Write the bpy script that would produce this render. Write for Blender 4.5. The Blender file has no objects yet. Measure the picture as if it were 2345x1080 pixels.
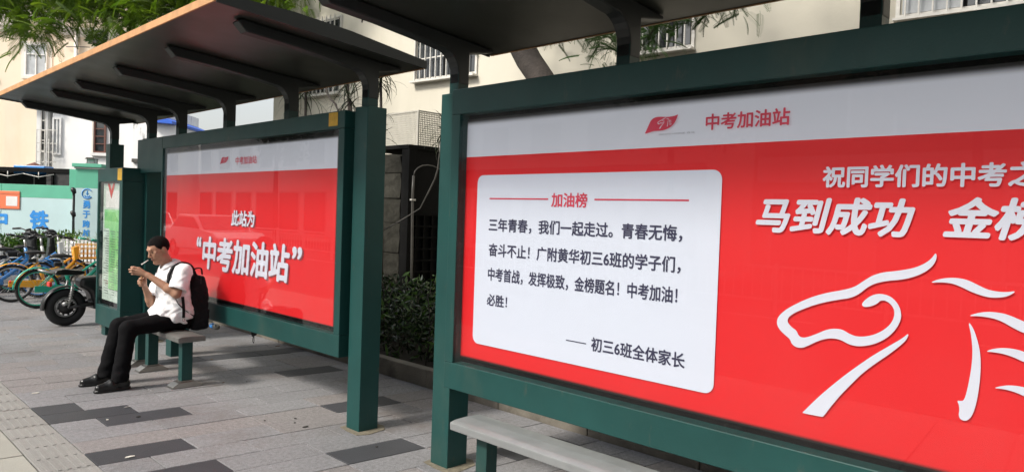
import bpy, bmesh, math, random
import numpy as np
from mathutils import Vector, Matrix, noise
random.seed(7); np.random.seed(7)
rad=math.radians
SC=bpy.context.scene; COL=SC.collection
# ---------------------------------------------------------------- camera
# world: +Y runs down the street along the shelters, +X from the road into the planting, Z up
F=1640.0; CX,CY=1172.5,540.0; H=1.55
d1=np.array([(-500-CX)/F,-(440-CY)/F,-1.0]); d1/=np.linalg.norm(d1)
q_=np.array([(500-CX)/F,-(474-CY)/F,-1.0])
up_=np.cross(q_,d1); up_/=np.linalg.norm(up_)
if up_[1]<0: up_=-up_
RW=np.array([np.cross(d1,up_),d1,up_])
CAM=np.array([0,0,H])
cd=bpy.data.cameras.new('camera'); cam=bpy.data.objects.new('camera',cd); COL.objects.link(cam)
m=Matrix.Identity(4)
for i in range(3):
    for j in range(3): m[i][j]=RW[i][j]
m.translation=(0,0,H); cam.matrix_world=m
cd.sensor_width=36; cd.lens=F/2345*36; cd.clip_end=800; cd.clip_start=.05
SC.camera=cam
def ray(px,py): return RW@np.array([(px-CX)/F,-(py-CY)/F,-1.0])
def onx(px,py,X):                 # where a sight line meets the plane x = X
    d=ray(px,py); return CAM+d*(X/d[0])
def ony(px,py,Y):
    d=ray(px,py); return CAM+d*(Y/d[1])
# ---------------------------------------------------------------- world, sun, exposure
SUN_EL,SUN_AZ=rad(42),rad(-80)     # azimuth from +Y, negative towards the road (-X)
W=bpy.data.worlds.new('World'); SC.world=W; W.use_nodes=True
nt=W.node_tree; nt.nodes.clear()
sky=nt.nodes.new('ShaderNodeTexSky'); sky.sky_type='NISHITA'; sky.sun_disc=False
sky.sun_elevation=SUN_EL; sky.sun_rotation=SUN_AZ; sky.air_density=1.3; sky.dust_density=3.0
hs=nt.nodes.new('ShaderNodeHueSaturation'); hs.inputs['Saturation'].default_value=.28; hs.inputs['Value'].default_value=1.15
bg=nt.nodes.new('ShaderNodeBackground'); bg.inputs[1].default_value=.105
wo=nt.nodes.new('ShaderNodeOutputWorld')
nt.links.new(sky.outputs[0],hs.inputs['Color']); nt.links.new(hs.outputs[0],bg.inputs[0]); nt.links.new(bg.outputs[0],wo.inputs[0])
sd=bpy.data.lights.new('sun','SUN'); sd.energy=2.3; sd.angle=rad(10); sd.color=(1,.93,.82)
sun=bpy.data.objects.new('sun',sd); COL.objects.link(sun)
sv=Vector((math.sin(SUN_AZ)*math.cos(SUN_EL),math.cos(SUN_AZ)*math.cos(SUN_EL),math.sin(SUN_EL)))
sun.rotation_euler=sv.to_track_quat('Z','Y').to_euler()
SC.view_settings.view_transform='Standard'; SC.view_settings.look='None'; SC.view_settings.gamma=1
SC.view_settings.use_curve_mapping=False; SC.view_settings.exposure=.82
# ---------------------------------------------------------------- materials
def srgb(r,g,b):
    f=lambda c:(c/255/12.92) if c/255<=.04045 else ((c/255+.055)/1.055)**2.4
    return (f(r),f(g),f(b))
def mat(name,col,rough=.6,metal=0,var=.12,scale=6,bump=0,bscale=60,spec=.5,col2=None,emit=0,rvar=0,trans=0,objrand=0,coat=0,detail=4):
    m=bpy.data.materials.new(name); m.use_nodes=True; n=m.node_tree; N=n.nodes; L=n.links
    p=N['Principled BSDF']; p.inputs['Roughness'].default_value=rough; p.inputs['Metallic'].default_value=metal
    p.inputs['Specular IOR Level'].default_value=spec
    if coat: p.inputs['Coat Weight'].default_value=coat; p.inputs['Coat Roughness'].default_value=.08
    g=N.new('ShaderNodeNewGeometry')
    t=N.new('ShaderNodeTexNoise'); t.inputs['Scale'].default_value=scale; t.inputs['Detail'].default_value=detail; t.inputs['Roughness'].default_value=.6
    L.new(g.outputs['Position'],t.inputs['Vector'])
    r=N.new('ShaderNodeValToRGB'); r.color_ramp.elements[0].position=.3; r.color_ramp.elements[1].position=.7
    c2=col2 or tuple(c*(1+var) for c in col); c1=col if col2 else tuple(c*(1-var) for c in col)
    r.color_ramp.elements[0].color=(*c1,1); r.color_ramp.elements[1].color=(*c2,1)
    L.new(t.outputs['Fac'],r.inputs[0]); out=r.outputs[0]
    if objrand:
        oi=N.new('ShaderNodeObjectInfo'); mr=N.new('ShaderNodeMapRange'); mr.inputs['To Min'].default_value=1-objrand; mr.inputs['To Max'].default_value=1+objrand
        L.new(oi.outputs['Random'],mr.inputs['Value'])
        v=N.new('ShaderNodeVectorMath'); v.operation='SCALE'; L.new(out,v.inputs[0]); L.new(mr.outputs[0],v.inputs['Scale']); out=v.outputs[0]
    L.new(out,p.inputs['Base Color'])
    if emit:
        L.new(out,p.inputs['Emission Color']); p.inputs['Emission Strength'].default_value=emit
    if rvar:
        mr=N.new('ShaderNodeMapRange'); mr.inputs['To Min'].default_value=max(.02,rough-rvar); mr.inputs['To Max'].default_value=rough+rvar
        t3=N.new('ShaderNodeTexNoise'); t3.inputs['Scale'].default_value=scale*1.7; t3.inputs['Detail'].default_value=5
        L.new(g.outputs['Position'],t3.inputs['Vector']); L.new(t3.outputs['Fac'],mr.inputs['Value']); L.new(mr.outputs[0],p.inputs['Roughness'])
    if bump:
        t2=N.new('ShaderNodeTexNoise'); t2.inputs['Scale'].default_value=bscale; t2.inputs['Detail'].default_value=3
        L.new(g.outputs['Position'],t2.inputs['Vector'])
        b=N.new('ShaderNodeBump'); b.inputs['Strength'].default_value=bump; b.inputs['Distance'].default_value=.01
        L.new(t2.outputs['Fac'],b.inputs['Height']); L.new(b.outputs[0],p.inputs['Normal'])
    if trans:
        tr=N.new('ShaderNodeBsdfTranslucent'); mx=N.new('ShaderNodeMixShader'); mx.inputs[0].default_value=trans
        v=N.new('ShaderNodeVectorMath'); v.operation='MULTIPLY'; v.inputs[1].default_value=(1.6,1.7,.5)
        L.new(out,v.inputs[0]); L.new(v.outputs[0],tr.inputs['Color'])
        L.new(p.outputs[0],mx.inputs[1]); L.new(tr.outputs[0],mx.inputs[2]); L.new(mx.outputs[0],N['Material Output'].inputs[0])
    return m
def add_dirt(m,col,lo=.5,hi=.8,scale=2.5,amount=.7,stretch=(1,1,1)):
    """blotchy staining with a shape of its own mixed into the base colour"""
    n=m.node_tree; N=n.nodes; L=n.links; p=N['Principled BSDF']; lk=p.inputs['Base Color'].links[0]; src=lk.from_socket
    g=N.new('ShaderNodeNewGeometry'); mp=N.new('ShaderNodeMapping'); mp.inputs['Scale'].default_value=stretch
    t=N.new('ShaderNodeTexNoise'); t.inputs['Scale'].default_value=scale; t.inputs['Detail'].default_value=7; t.inputs['Roughness'].default_value=.65
    L.new(g.outputs['Position'],mp.inputs[0]); L.new(mp.outputs[0],t.inputs['Vector'])
    mr=N.new('ShaderNodeMapRange'); mr.inputs['From Min'].default_value=lo; mr.inputs['From Max'].default_value=hi; mr.inputs['To Max'].default_value=amount
    mr.interpolation_type='SMOOTHSTEP'; L.new(t.outputs['Fac'],mr.inputs['Value'])
    x=N.new('ShaderNodeMix'); x.data_type='RGBA'; L.new(mr.outputs[0],x.inputs[0]); L.new(src,x.inputs[6]); x.inputs[7].default_value=(*col,1)
    L.new(x.outputs[2],p.inputs['Base Color']); return m
def speckle(m,amount=.35,scale=260):
    n=m.node_tree; N=n.nodes; L=n.links; p=N['Principled BSDF']; src=p.inputs['Base Color'].links[0].from_socket
    g=N.new('ShaderNodeNewGeometry'); t=N.new('ShaderNodeTexNoise'); t.inputs['Scale'].default_value=scale; t.inputs['Detail'].default_value=1
    L.new(g.outputs['Position'],t.inputs['Vector'])
    mr=N.new('ShaderNodeMapRange'); mr.inputs['From Min'].default_value=.3; mr.inputs['From Max'].default_value=.7; mr.inputs['To Min'].default_value=1-amount; mr.inputs['To Max'].default_value=1+amount
    L.new(t.outputs['Fac'],mr.inputs['Value'])
    v=N.new('ShaderNodeVectorMath'); v.operation='SCALE'; L.new(src,v.inputs[0]); L.new(mr.outputs[0],v.inputs['Scale']); L.new(v.outputs[0],p.inputs['Base Color']); return m
M={}
M['green']=mat('green_painted_steel',(.008,.050,.047),.42,0,.12,3,.05,90,spec=.35,rvar=.08,objrand=.06); add_dirt(M['green'],(.05,.075,.06),.52,.8,2,.5,(1,1,.5)); add_dirt(M['green'],(.06,.07,.055),.60,.74,14,.55,(1,1,.35))
M['roof']=mat('dark_painted_soffit',(.020,.022,.018),.36,0,.2,2,.04,40,rvar=.1,spec=.9)
M['arm']=mat('shaded_arm',(.012,.015,.016),.5,0,.15,3,.04,60)  # near-black base colour holds the shade of faces turned from the light
M['fascia']=mat('orange_trim',(.52,.27,.11),.5,0,.2,8,.1,60)  # orange-brown tone of the front and back roof edge strips
M['black']=mat('black_mask_board',(.004,.004,.005),.7,spec=.1)
M['rubber']=mat('black_rubber',(.012,.012,.013),.65,bump=.2,bscale=120)
M['blackplastic']=mat('black_plastic',(.015,.015,.016),.35,rvar=.1)
M['steel']=mat('brushed_steel_seat',(.30,.315,.32),.34,.4,.10,8,.06,150,rvar=.1)
M['benchgrey']=mat('worn_grey_seat',(.20,.20,.19),.42,.5,.15,9,.1,120,rvar=.1)
M['chrome']=mat('polished_steel',(.34,.33,.31),.35,1,.1,12,rvar=.08)
M['yellow']=mat('yellow_sticker',(.62,.36,.03),.5,0,.15,25)
M['tile']=mat('granite_paving',(.202,.202,.213),.62,0,.10,.9,.35,180,objrand=.07,rvar=.1,spec=.4); speckle(M['tile'],.34,210); speckle(M['tile'],.16,38); add_dirt(M['tile'],(.12,.10,.09),.48,.72,1.0,.7)
M['tile_pink']=mat('pinkish_granite_paving',(.215,.203,.205),.62,0,.10,.9,.35,180,objrand=.08,rvar=.1,spec=.4); speckle(M['tile_pink'],.34,210); speckle(M['tile_pink'],.16,38); add_dirt(M['tile_pink'],(.135,.115,.10),.5,.78,.9,.6)
M['tile_dark']=mat('dark_granite_paving',(.045,.047,.054),.55,0,.10,3,.3,180,objrand=.10,spec=.4); speckle(M['tile_dark'],.2,230); add_dirt(M['tile_dark'],(.075,.072,.068),.55,.8,2.2,.5)
M['tactile']=mat('tactile_paving',(.255,.25,.24),.6,0,.12,3,.35,160,objrand=.07); speckle(M['tactile'],.15,200); add_dirt(M['tactile'],(.14,.13,.11),.5,.8,3,.5)
M['tile_pale']=mat('pale_paving',(.33,.325,.29),.6,0,.08,2,.3,160,objrand=.05); speckle(M['tile_pale'],.12,200)
M['mortar']=mat('joint_mortar',(.025,.024,.022),.9,0,.3,20,.3,80)
M['kerb']=mat('kerb_stone',(.17,.155,.13),.75,0,.2,4,.5,60); add_dirt(M['kerb'],(.07,.065,.05),.45,.7,3,.8)
M['soil']=mat('planting_soil',(.03,.024,.018),.95,0,.3,15,.6,40)
M['asphalt']=mat('asphalt',(.055,.055,.056),.8,0,.15,2,.4,150)
M['white']=mat('white_paint',(.75,.75,.74),.5,0,.05,5)
M['cream']=mat('cream_render',(.55,.52,.44),.85,0,.04,.6,.12,30); add_dirt(M['cream'],(.42,.39,.31),.5,.85,.7,.55,(1,1,.25))
M['peach']=mat('peach_render',(.80,.68,.54),.85,0,.05,.5,.1,20); add_dirt(M['peach'],(.78,.56,.36),.5,.8,.4,.6,(1,1,.3))
M['whitewall']=mat('white_render',(.86,.86,.85),.85,0,.03,.8,.1,20)
M['stucco_trim']=mat('pale_moulding',(.74,.68,.62),.7,0,.05,2)
M['glass_win']=mat('window_glass_dim',(.03,.034,.038),.06,0,.4,2,spec=.8)
M['glass_pale']=mat('pale_curtained_glass',(.42,.44,.46),.12,0,.15,3,spec=.7)
M['darkroom']=mat('dark_room_interior',(.02,.02,.022),.8,0,.4,3)
M['bar']=mat('pale_window_bar',(.62,.60,.56),.4,.2,.1,10)
M['wood']=mat('brown_window_wood',(.14,.055,.04),.5,0,.2,9)
M['stone']=mat('rough_stone',(.030,.029,.024),.9,0,.35,9,.9,22,spec=.15,objrand=.25)
M['darkmetal']=mat('dark_gate_metal',(.006,.006,.006),.7,0,.3,8,.1,50,spec=.12)
M['lattice']=mat('white_lattice',(.40,.385,.34),.5,0,.1,8)
M['pipe']=mat('grey_pipe',(.10,.095,.088),.4,.3,.2,12)
M['bark']=mat('tree_bark',(.035,.028,.024),.9,0,.35,6,1,30)
M['leaf']=mat('tree_leaf',(.05,.11,.015),.5,0,.3,3,col2=(.12,.17,.03),trans=.45,spec=.3)
M['leafdark']=mat('dark_leaf',(.02,.05,.014),.45,0,.3,3,col2=(.04,.085,.02),trans=.2,spec=.4)
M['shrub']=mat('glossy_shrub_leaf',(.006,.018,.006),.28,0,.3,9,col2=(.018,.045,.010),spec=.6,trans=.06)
M['bushl']=mat('bush_leaf',(.025,.07,.018),.4,0,.3,9,col2=(.09,.17,.04),trans=.2)
M['limeleaf']=mat('yellow_green_leaf',(.20,.30,.04),.5,0,.3,6,trans=.35)
M['drac']=mat('dracaena_leaf',(.018,.03,.012),.45,0,.3,8,trans=.08)
M['mint']=mat('mint_green_paint',(.12,.45,.31),.5,0,.06,2)
M['hoard']=mat('pale_blue_hoarding',(.50,.66,.68),.45,0,.04,1.5)
M['blueprint']=mat('blue_lettering',(.03,.27,.72),.5)
M['orange']=mat('orange_notice',(.80,.20,.09),.5,0,.06,6)
M['blueroof']=mat('blue_sheet_roof',(.02,.12,.62),.5)
M['net']=mat('dark_awning_sheet',(.035,.034,.034),.7,0,.3,4)
M['skin']=mat('skin',(.40,.22,.145),.48,0,.10,40,.1,300,spec=.4); M['skin'].node_tree.nodes['Principled BSDF'].inputs['Subsurface Weight'].default_value=.08; M['skin'].node_tree.nodes['Principled BSDF'].inputs['Subsurface Radius'].default_value=(.02,.008,.004)
M['hair']=mat('black_hair',(.006,.005,.005),.8,0,.3,90,.8,400,spec=.15)
M['lip']=mat('lips',(.24,.09,.075),.45)
M['eye']=mat('dark_eye',(.01,.008,.007),.2)
M['shirt']=mat('white_cotton',(.80,.80,.82),.8,0,.03,10,.35,45,spec=.2)
M['trouser']=mat('black_trouser_cloth',(.004,.004,.005),.85,0,.3,14,.3,60,spec=.12)
M['bag']=mat('black_nylon',(.006,.006,.008),.7,0,.3,14,.5,80,spec=.2)
M['leather']=mat('black_leather',(.006,.006,.006),.3,0,.2,20,.25,90)
M['cig']=mat('cigarette_paper',(.85,.84,.80),.7)
M['lighter']=mat('amber_lighter',(.35,.16,.04),.3)
M['ygold']=mat('yellow_bike_paint',(.80,.36,.02),.3,coat=.5)
M['bgreen']=mat('teal_bike_paint',(.01,.33,.22),.3,coat=.5)
M['bblue']=mat('blue_bike_paint',(.03,.22,.60),.3,coat=.5)
M['bwhite']=mat('white_bike_paint',(.70,.71,.70),.35,coat=.4)
M['bteal']=mat('turquoise_scooter_paint',(.02,.30,.42),.25,coat=.6)
M['bsilver']=mat('silver_paint',(.45,.45,.45),.35,.6)
M['redlamp']=mat('red_reflector',(.6,.02,.015),.2)
M['kiosk_green']=mat('green_route_print',(.10,.42,.12),.5,0,.3,7,col2=(.28,.60,.22),emit=.1)
M['kiosk_pale']=mat('pale_route_print',(.45,.55,.47),.5,0,.25,18,emit=.2)
M['kiosk_head']=mat('pale_header_print',(.62,.63,.60),.5,0,.1,10,emit=.2)
M['kiosk_txt']=mat('grey_small_print',(.10,.13,.11),.6)
EM=.21
M['p_white']=mat('poster_white',(.46,.495,.565),.5,0,.01,1,emit=EM)
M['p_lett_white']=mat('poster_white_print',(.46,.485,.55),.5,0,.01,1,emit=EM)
M['p_red_txt']=mat('poster_crimson_print',(.45,.03,.06),.5,emit=EM*.8)
M['p_navy']=mat('poster_navy_print',(.022,.022,.055),.5,emit=.1)
M['p_shadow']=mat('poster_shadow_print',(.16,.02,.03),.5,emit=.15)
M['p_grey']=mat('poster_grey_print',(.16,.17,.19),.5)
M['shopwhite']=mat('shop_wall_white',(.86,.85,.82),.7,0,.05,1)
M['shopbrick']=mat('shop_wall_tan',(.50,.33,.22),.8,0,.12,1)
M['shopred']=mat('shop_fascia_red',(.55,.03,.03),.4)
M['carwhite']=mat('white_car_paint',(.72,.72,.73),.2,coat=.8)
M['litter']=mat('pale_litter',(.6,.58,.52),.7)
M['dryleaf']=mat('dry_leaf',(.14,.08,.04),.8)
M['blackleafbit']=mat('dark_fallen_scrap',(.03,.028,.025),.8)
M['petal']=mat('pale_blossom',(.7,.62,.6),.7,trans=.3)
def poster_mat(name,zred,y0,y1,z0,z1,edge):
    """backlit print: white above, red below; the print fades to black where the lightbox mask softens its border"""
    m=bpy.data.materials.new(name); m.use_nodes=True; n=m.node_tree; N=n.nodes; L=n.links; p=N['Principled BSDF']; p.inputs['Roughness'].default_value=.5
    g=N.new('ShaderNodeNewGeometry'); s=N.new('ShaderNodeSeparateXYZ'); L.new(g.outputs['Position'],s.inputs[0])
    gt=N.new('ShaderNodeMath'); gt.operation='GREATER_THAN'; gt.inputs[1].default_value=zred; L.new(s.outputs[2],gt.inputs[0])
    x=N.new('ShaderNodeMix'); x.data_type='RGBA'; L.new(gt.outputs[0],x.inputs[0]); x.inputs[6].default_value=(.50,.003,.006,1); x.inputs[7].default_value=(.50,.525,.58,1)
    def ramp(sock,a,b):
        r=N.new('ShaderNodeMapRange'); r.interpolation_type='SMOOTHSTEP'; r.inputs['From Min'].default_value=a; r.inputs['From Max'].default_value=b; L.new(sock,r.inputs['Value']); return r.outputs[0]
    a=[ramp(s.outputs[1],y0,y0+edge),ramp(s.outputs[1],y1,y1-edge),ramp(s.outputs[2],z0,z0+edge*.6),ramp(s.outputs[2],z1,z1-edge*1.2)]
    cur=a[0]
    for b in a[1:]:
        k=N.new('ShaderNodeMath'); k.operation='MULTIPLY'; L.new(cur,k.inputs[0]); L.new(b,k.inputs[1]); cur=k.outputs[0]
    v=N.new('ShaderNodeVectorMath'); v.operation='SCALE'; L.new(x.outputs[2],v.inputs[0]); L.new(cur,v.inputs['Scale'])
    L.new(v.outputs[0],p.inputs['Base Color']); L.new(v.outputs[0],p.inputs['Emission Color']); p.inputs['Emission Strength'].default_value=EM
    return m
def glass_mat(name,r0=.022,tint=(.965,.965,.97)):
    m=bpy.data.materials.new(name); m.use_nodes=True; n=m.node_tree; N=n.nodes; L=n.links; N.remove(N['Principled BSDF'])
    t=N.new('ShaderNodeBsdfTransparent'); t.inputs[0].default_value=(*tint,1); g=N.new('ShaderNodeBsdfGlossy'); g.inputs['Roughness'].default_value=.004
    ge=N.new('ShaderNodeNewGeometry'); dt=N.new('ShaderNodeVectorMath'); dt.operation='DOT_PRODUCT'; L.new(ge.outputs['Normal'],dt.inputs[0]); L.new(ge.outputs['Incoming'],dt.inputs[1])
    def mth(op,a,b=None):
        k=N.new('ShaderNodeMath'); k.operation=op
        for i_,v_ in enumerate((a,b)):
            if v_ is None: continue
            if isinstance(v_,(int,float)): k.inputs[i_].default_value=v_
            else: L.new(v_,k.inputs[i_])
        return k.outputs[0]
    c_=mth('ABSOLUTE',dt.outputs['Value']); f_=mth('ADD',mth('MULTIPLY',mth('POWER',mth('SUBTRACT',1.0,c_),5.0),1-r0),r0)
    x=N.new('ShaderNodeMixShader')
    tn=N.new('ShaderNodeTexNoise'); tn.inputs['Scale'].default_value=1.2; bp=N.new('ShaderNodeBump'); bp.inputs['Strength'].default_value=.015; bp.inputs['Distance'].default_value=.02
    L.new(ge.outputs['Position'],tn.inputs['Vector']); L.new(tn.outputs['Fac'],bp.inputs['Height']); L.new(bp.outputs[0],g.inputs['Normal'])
    L.new(f_,x.inputs[0]); df=N.new('ShaderNodeBsdfDiffuse'); df.inputs[0].default_value=(.75,.75,.73,1); md=N.new('ShaderNodeMixShader'); dn=N.new('ShaderNodeTexNoise'); dn.inputs['Scale'].default_value=2.2; dn.inputs['Detail'].default_value=6; L.new(ge.outputs['Position'],dn.inputs['Vector']); L.new(mth('MULTIPLY',mth('POWER',dn.outputs['Fac'],2.0),.010),md.inputs[0]); L.new(t.outputs[0],md.inputs[1]); L.new(df.outputs[0],md.inputs[2]); L.new(md.outputs[0],x.inputs[1]); L.new(g.outputs[0],x.inputs[2]); L.new(x.outputs[0],N['Material Output'].inputs[0]); return m  # faint pale dust film mixed in, standing in for milky reflected haze
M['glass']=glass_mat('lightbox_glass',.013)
# ---------------------------------------------------------------- mesh helpers
class MB:
    def __init__(s): s.v=[]; s.f=[]; s.sm=[]
    def add(s,v,f,smooth=False):
        o=len(s.v); s.v+= [tuple(map(float,p)) for p in v]; s.f+=[tuple(i+o for i in q) for q in f]; s.sm+=[smooth]*len(f); return s
    def box(s,x0,x1,y0,y1,z0,z1):
        return s.add([(x0,y0,z0),(x1,y0,z0),(x1,y1,z0),(x0,y1,z0),(x0,y0,z1),(x1,y0,z1),(x1,y1,z1),(x0,y1,z1)],[(0,3,2,1),(4,5,6,7),(0,1,5,4),(1,2,6,5),(2,3,7,6),(3,0,4,7)])
    def obox(s,o,ax,ay,az):        # oriented box: origin + three edge vectors
        o,ax,ay,az=[np.array(k,float) for k in (o,ax,ay,az)]
        v=[o,o+ax,o+ax+ay,o+ay]; v+= [p+az for p in v]
        f=[(0,3,2,1),(4,5,6,7),(0,1,5,4),(1,2,6,5),(2,3,7,6),(3,0,4,7)]
        if np.dot(np.cross(ax,ay),az)<0: f=[q[::-1] for q in f]
        return s.add(v,f)
    def prism(s,pts,axis,a,b):     # polygon in the plane normal to axis, extruded from a to b
        n=len(pts)
        def P(p,t): return {'x':(t,p[0],p[1]),'y':(p[0],t,p[1]),'z':(p[0],p[1],t)}[axis]
        v=[P(p,a) for p in pts]+[P(p,b) for p in pts]
        f=[tuple(range(n)),tuple(range(2*n-1,n-1,-1))]+[(i,i+n,(i+1)%n+n,(i+1)%n) for i in range(n)]
        return s.add(v,f)
    def tube(s,pts,r,n=8,closed=False,smooth=True,flat=1.0):
        pts=[np.array(p,float) for p in pts]; k=len(pts); rr=r if hasattr(r,'__len__') else [r]*k
        v=[];f=[]; prev=None
        for i,p in enumerate(pts):
            if closed: t=pts[(i+1)%k]-pts[i-1]
            else: t=pts[min(i+1,k-1)]-pts[max(i-1,0)]
            t=t/(np.linalg.norm(t)+1e-9)
            if prev is None:
                a=np.array([0,0,1.]) if abs(t[2])<.9 else np.array([1.,0,0])
            else: a=prev
            a=a-t*np.dot(a,t); a/=np.linalg.norm(a)+1e-9; b=np.cross(t,a); prev=a
            for j in range(n):
                th=2*math.pi*j/n; v.append(p+rr[i]*(a*math.cos(th)+b*math.sin(th)*flat))
        m=k if closed else k-1
        for i in range(m):
            for j in range(n):
                i2=(i+1)%k; f.append((i*n+j,i*n+(j+1)%n,i2*n+(j+1)%n,i2*n+j))
        if not closed: f.append(tuple(range(n))[::-1]); f.append(tuple(range((k-1)*n,k*n)))
        return s.add(v,f,smooth)
    def cyl(s,p,q,r,n=14,r2=None): return s.tube([p,q],[r,r if r2 is None else r2],n)
    def ring(s,c,R,r,axis='y',n=28,m=8,flat=1.0,a0=0,a1=2*math.pi):
        full=abs(a1-a0-2*math.pi)<1e-6; k=n if full else n+1
        P=[]
        for i in range(k):
            t=a0+(a1-a0)*i/n; u,w=R*math.cos(t),R*math.sin(t)
            P.append({'y':(c[0]+u,c[1],c[2]+w),'x':(c[0],c[1]+u,c[2]+w),'z':(c[0]+u,c[1]+w,c[2])}[axis])
        return s.tube(P,r,m,closed=full,flat=flat)
    def ell(s,c,r,n=16,m=10,rot=None):
        v=[];f=[]; R=np.array(rot) if rot is not None else np.eye(3)
        for i in range(m+1):
            ph=math.pi*i/m
            for j in range(n):
                th=2*math.pi*j/n; v.append(np.array(c)+R@np.array([r[0]*math.sin(ph)*math.cos(th),r[1]*math.sin(ph)*math.sin(th),r[2]*math.cos(ph)]))
        for i in range(m):
            for j in range(n): f.append((i*n+j,(i+1)*n+j,(i+1)*n+(j+1)%n,i*n+(j+1)%n))
        return s.add(v,f,True)
    def mesh(s,name,m=None):
        me=bpy.data.meshes.new(name); me.from_pydata(s.v,[],s.f); me.polygons.foreach_set('use_smooth',s.sm)
        if m: me.materials.append(m)
        me.update(); return me
    def build(s,name,m,parent=None,bevel=0,loc=None):
        return link(name,s.mesh(name,m),parent,bevel,loc)
def link(name,me,parent=None,bevel=0,loc=None):
    o=bpy.data.objects.new(name,me); COL.objects.link(o)
    if parent: o.parent=parent
    if loc is not None: o.location=loc
    if bevel:
        b=o.modifiers.new('bevel','BEVEL'); b.width=bevel; b.segments=2; b.limit_method='ANGLE'; b.harden_normals=False
    return o
def tag(o,label=None,cat=None,group=None,kind=None):
    if label: o['label']=label
    if cat: o['category']=cat
    if group: o['group']=group
    if kind: o['kind']=kind
    return o
def thing(name,label,cat,loc=(0,0,0),rz=0,group=None):
    o=bpy.data.objects.new(name,None); COL.objects.link(o); o.location=loc; o.rotation_euler=(0,0,rz); o.empty_display_size=.1
    return tag(o,label,cat,group)
def copy_tree(o,parent=None):
    c=o.copy(); COL.objects.link(c); c.parent=parent
    for ch in [k for k in o.children]: copy_tree(ch,c)
    return c
# --- surface nets: smooth closed surface of a distance field (bodies, clothes, bags)
def surface_net(fn,lo,hi,h):
    lo=np.array(lo,float); hi=np.array(hi,float); n=np.ceil((hi-lo)/h).astype(int)+1
    ax=[lo[i]+h*np.arange(n[i]) for i in range(3)]
    D=fn((ax[0][:,None,None],ax[1][None,:,None],ax[2][None,None,:])); D=np.broadcast_to(D,tuple(n)).astype(np.float32).copy()
    D[0]=D[-1]=1; D[:,0]=D[:,-1]=1; D[:,:,0]=D[:,:,-1]=1
    S=D<0; c=[(i,j,k) for i in (0,1) for j in (0,1) for k in (0,1)]
    sl=lambda A,o:A[o[0]:A.shape[0]-1+o[0],o[1]:A.shape[1]-1+o[1],o[2]:A.shape[2]-1+o[2]]
    cnt=sum(sl(S,o).astype(np.int8) for o in c); act=(cnt>0)&(cnt<8); idx=-np.ones(act.shape,int); A=np.argwhere(act); idx[act]=np.arange(len(A))
    acc=np.zeros((len(A),3)); num=np.zeros(len(A)); val={o:sl(D,o)[act] for o in c}
    for o in c:
        for d in range(3):
            if o[d]==0:
                p=list(o); p[d]=1; p=tuple(p); a,b=val[o],val[p]; cr=(a<0)!=(b<0)
                t=np.where(cr,a/(a-b+1e-12),0); pt=np.tile(np.array(o,float),(len(A),1)); pt[:,d]=t; acc[cr]+=pt[cr]; num[cr]+=1
    V=lo+h*(A+acc/num[:,None]); Fs=[]
    for d in range(3):
        e,f=(d+1)%3,(d+2)%3
        s0=[slice(None)]*3; s1=[slice(None)]*3; s0[d]=slice(0,-1); s1[d]=slice(1,None)
        a,b=S[tuple(s0)],S[tuple(s1)]; E=np.argwhere(a!=b); E=E[(E[:,e]>0)&(E[:,f]>0)&(E[:,e]<n[e]-1)&(E[:,f]<n[f]-1)]
        ins=a[tuple(E.T)]
        def g(de,df): q=E.copy(); q[:,e]-=de; q[:,f]-=df; return idx[tuple(q.T)]
        Q=np.stack([g(1,1),g(0,1),g(0,0),g(1,0)],1); Q[~ins]=Q[~ins][:,::-1]; Fs.append(Q)
    Fq=np.concatenate(Fs); Fq=Fq[(Fq>=0).all(1)]
    return V,Fq
def net_obj(name,fn,lo,hi,h,m,parent):
    V,Q=surface_net(fn,lo,hi,h); me=bpy.data.meshes.new(name); me.from_pydata(V.tolist(),[],Q.tolist()); me.polygons.foreach_set('use_smooth',[True]*len(Q)); me.materials.append(m)
    return link(name,me,parent)
def rc(P,a,b,ra,rb,sy=1.0):        # tapered capsule
    X,Y,Z=P; a=np.array(a,float); b=np.array(b,float); a[1]*=sy; b[1]*=sy; Y=Y*sy; d=b-a; L=(d*d).sum()+1e-12
    t=np.clip(((X-a[0])*d[0]+(Y-a[1])*d[1]+(Z-a[2])*d[2])/L,0,1)
    return np.sqrt((X-a[0]-t*d[0])**2+(Y-a[1]-t*d[1])**2+(Z-a[2]-t*d[2])**2)-(ra+(rb-ra)*t)
def el(P,c,r,R=None):
    X,Y,Z=P[0]-c[0],P[1]-c[1],P[2]-c[2]
    if R is not None: X,Y,Z=[R[0][i]*X+R[1][i]*Y+R[2][i]*Z for i in range(3)]
    k=np.sqrt((X/r[0])**2+(Y/r[1])**2+(Z/r[2])**2); return (k-1)*min(r)
def su(k,*d):
    r=d[0]
    for e in d[1:]:
        h=np.clip(.5+.5*(e-r)/k,0,1); r=e*(1-h)+r*h-k*h*(1-h)
    return r
def plate(name,m,parent,X,y0,y1,z0,z1):  # thin printed sheet facing the road
    return MB().box(X,X+.0012,y0,y1,z0,z1).build(name,m,parent)
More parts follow.
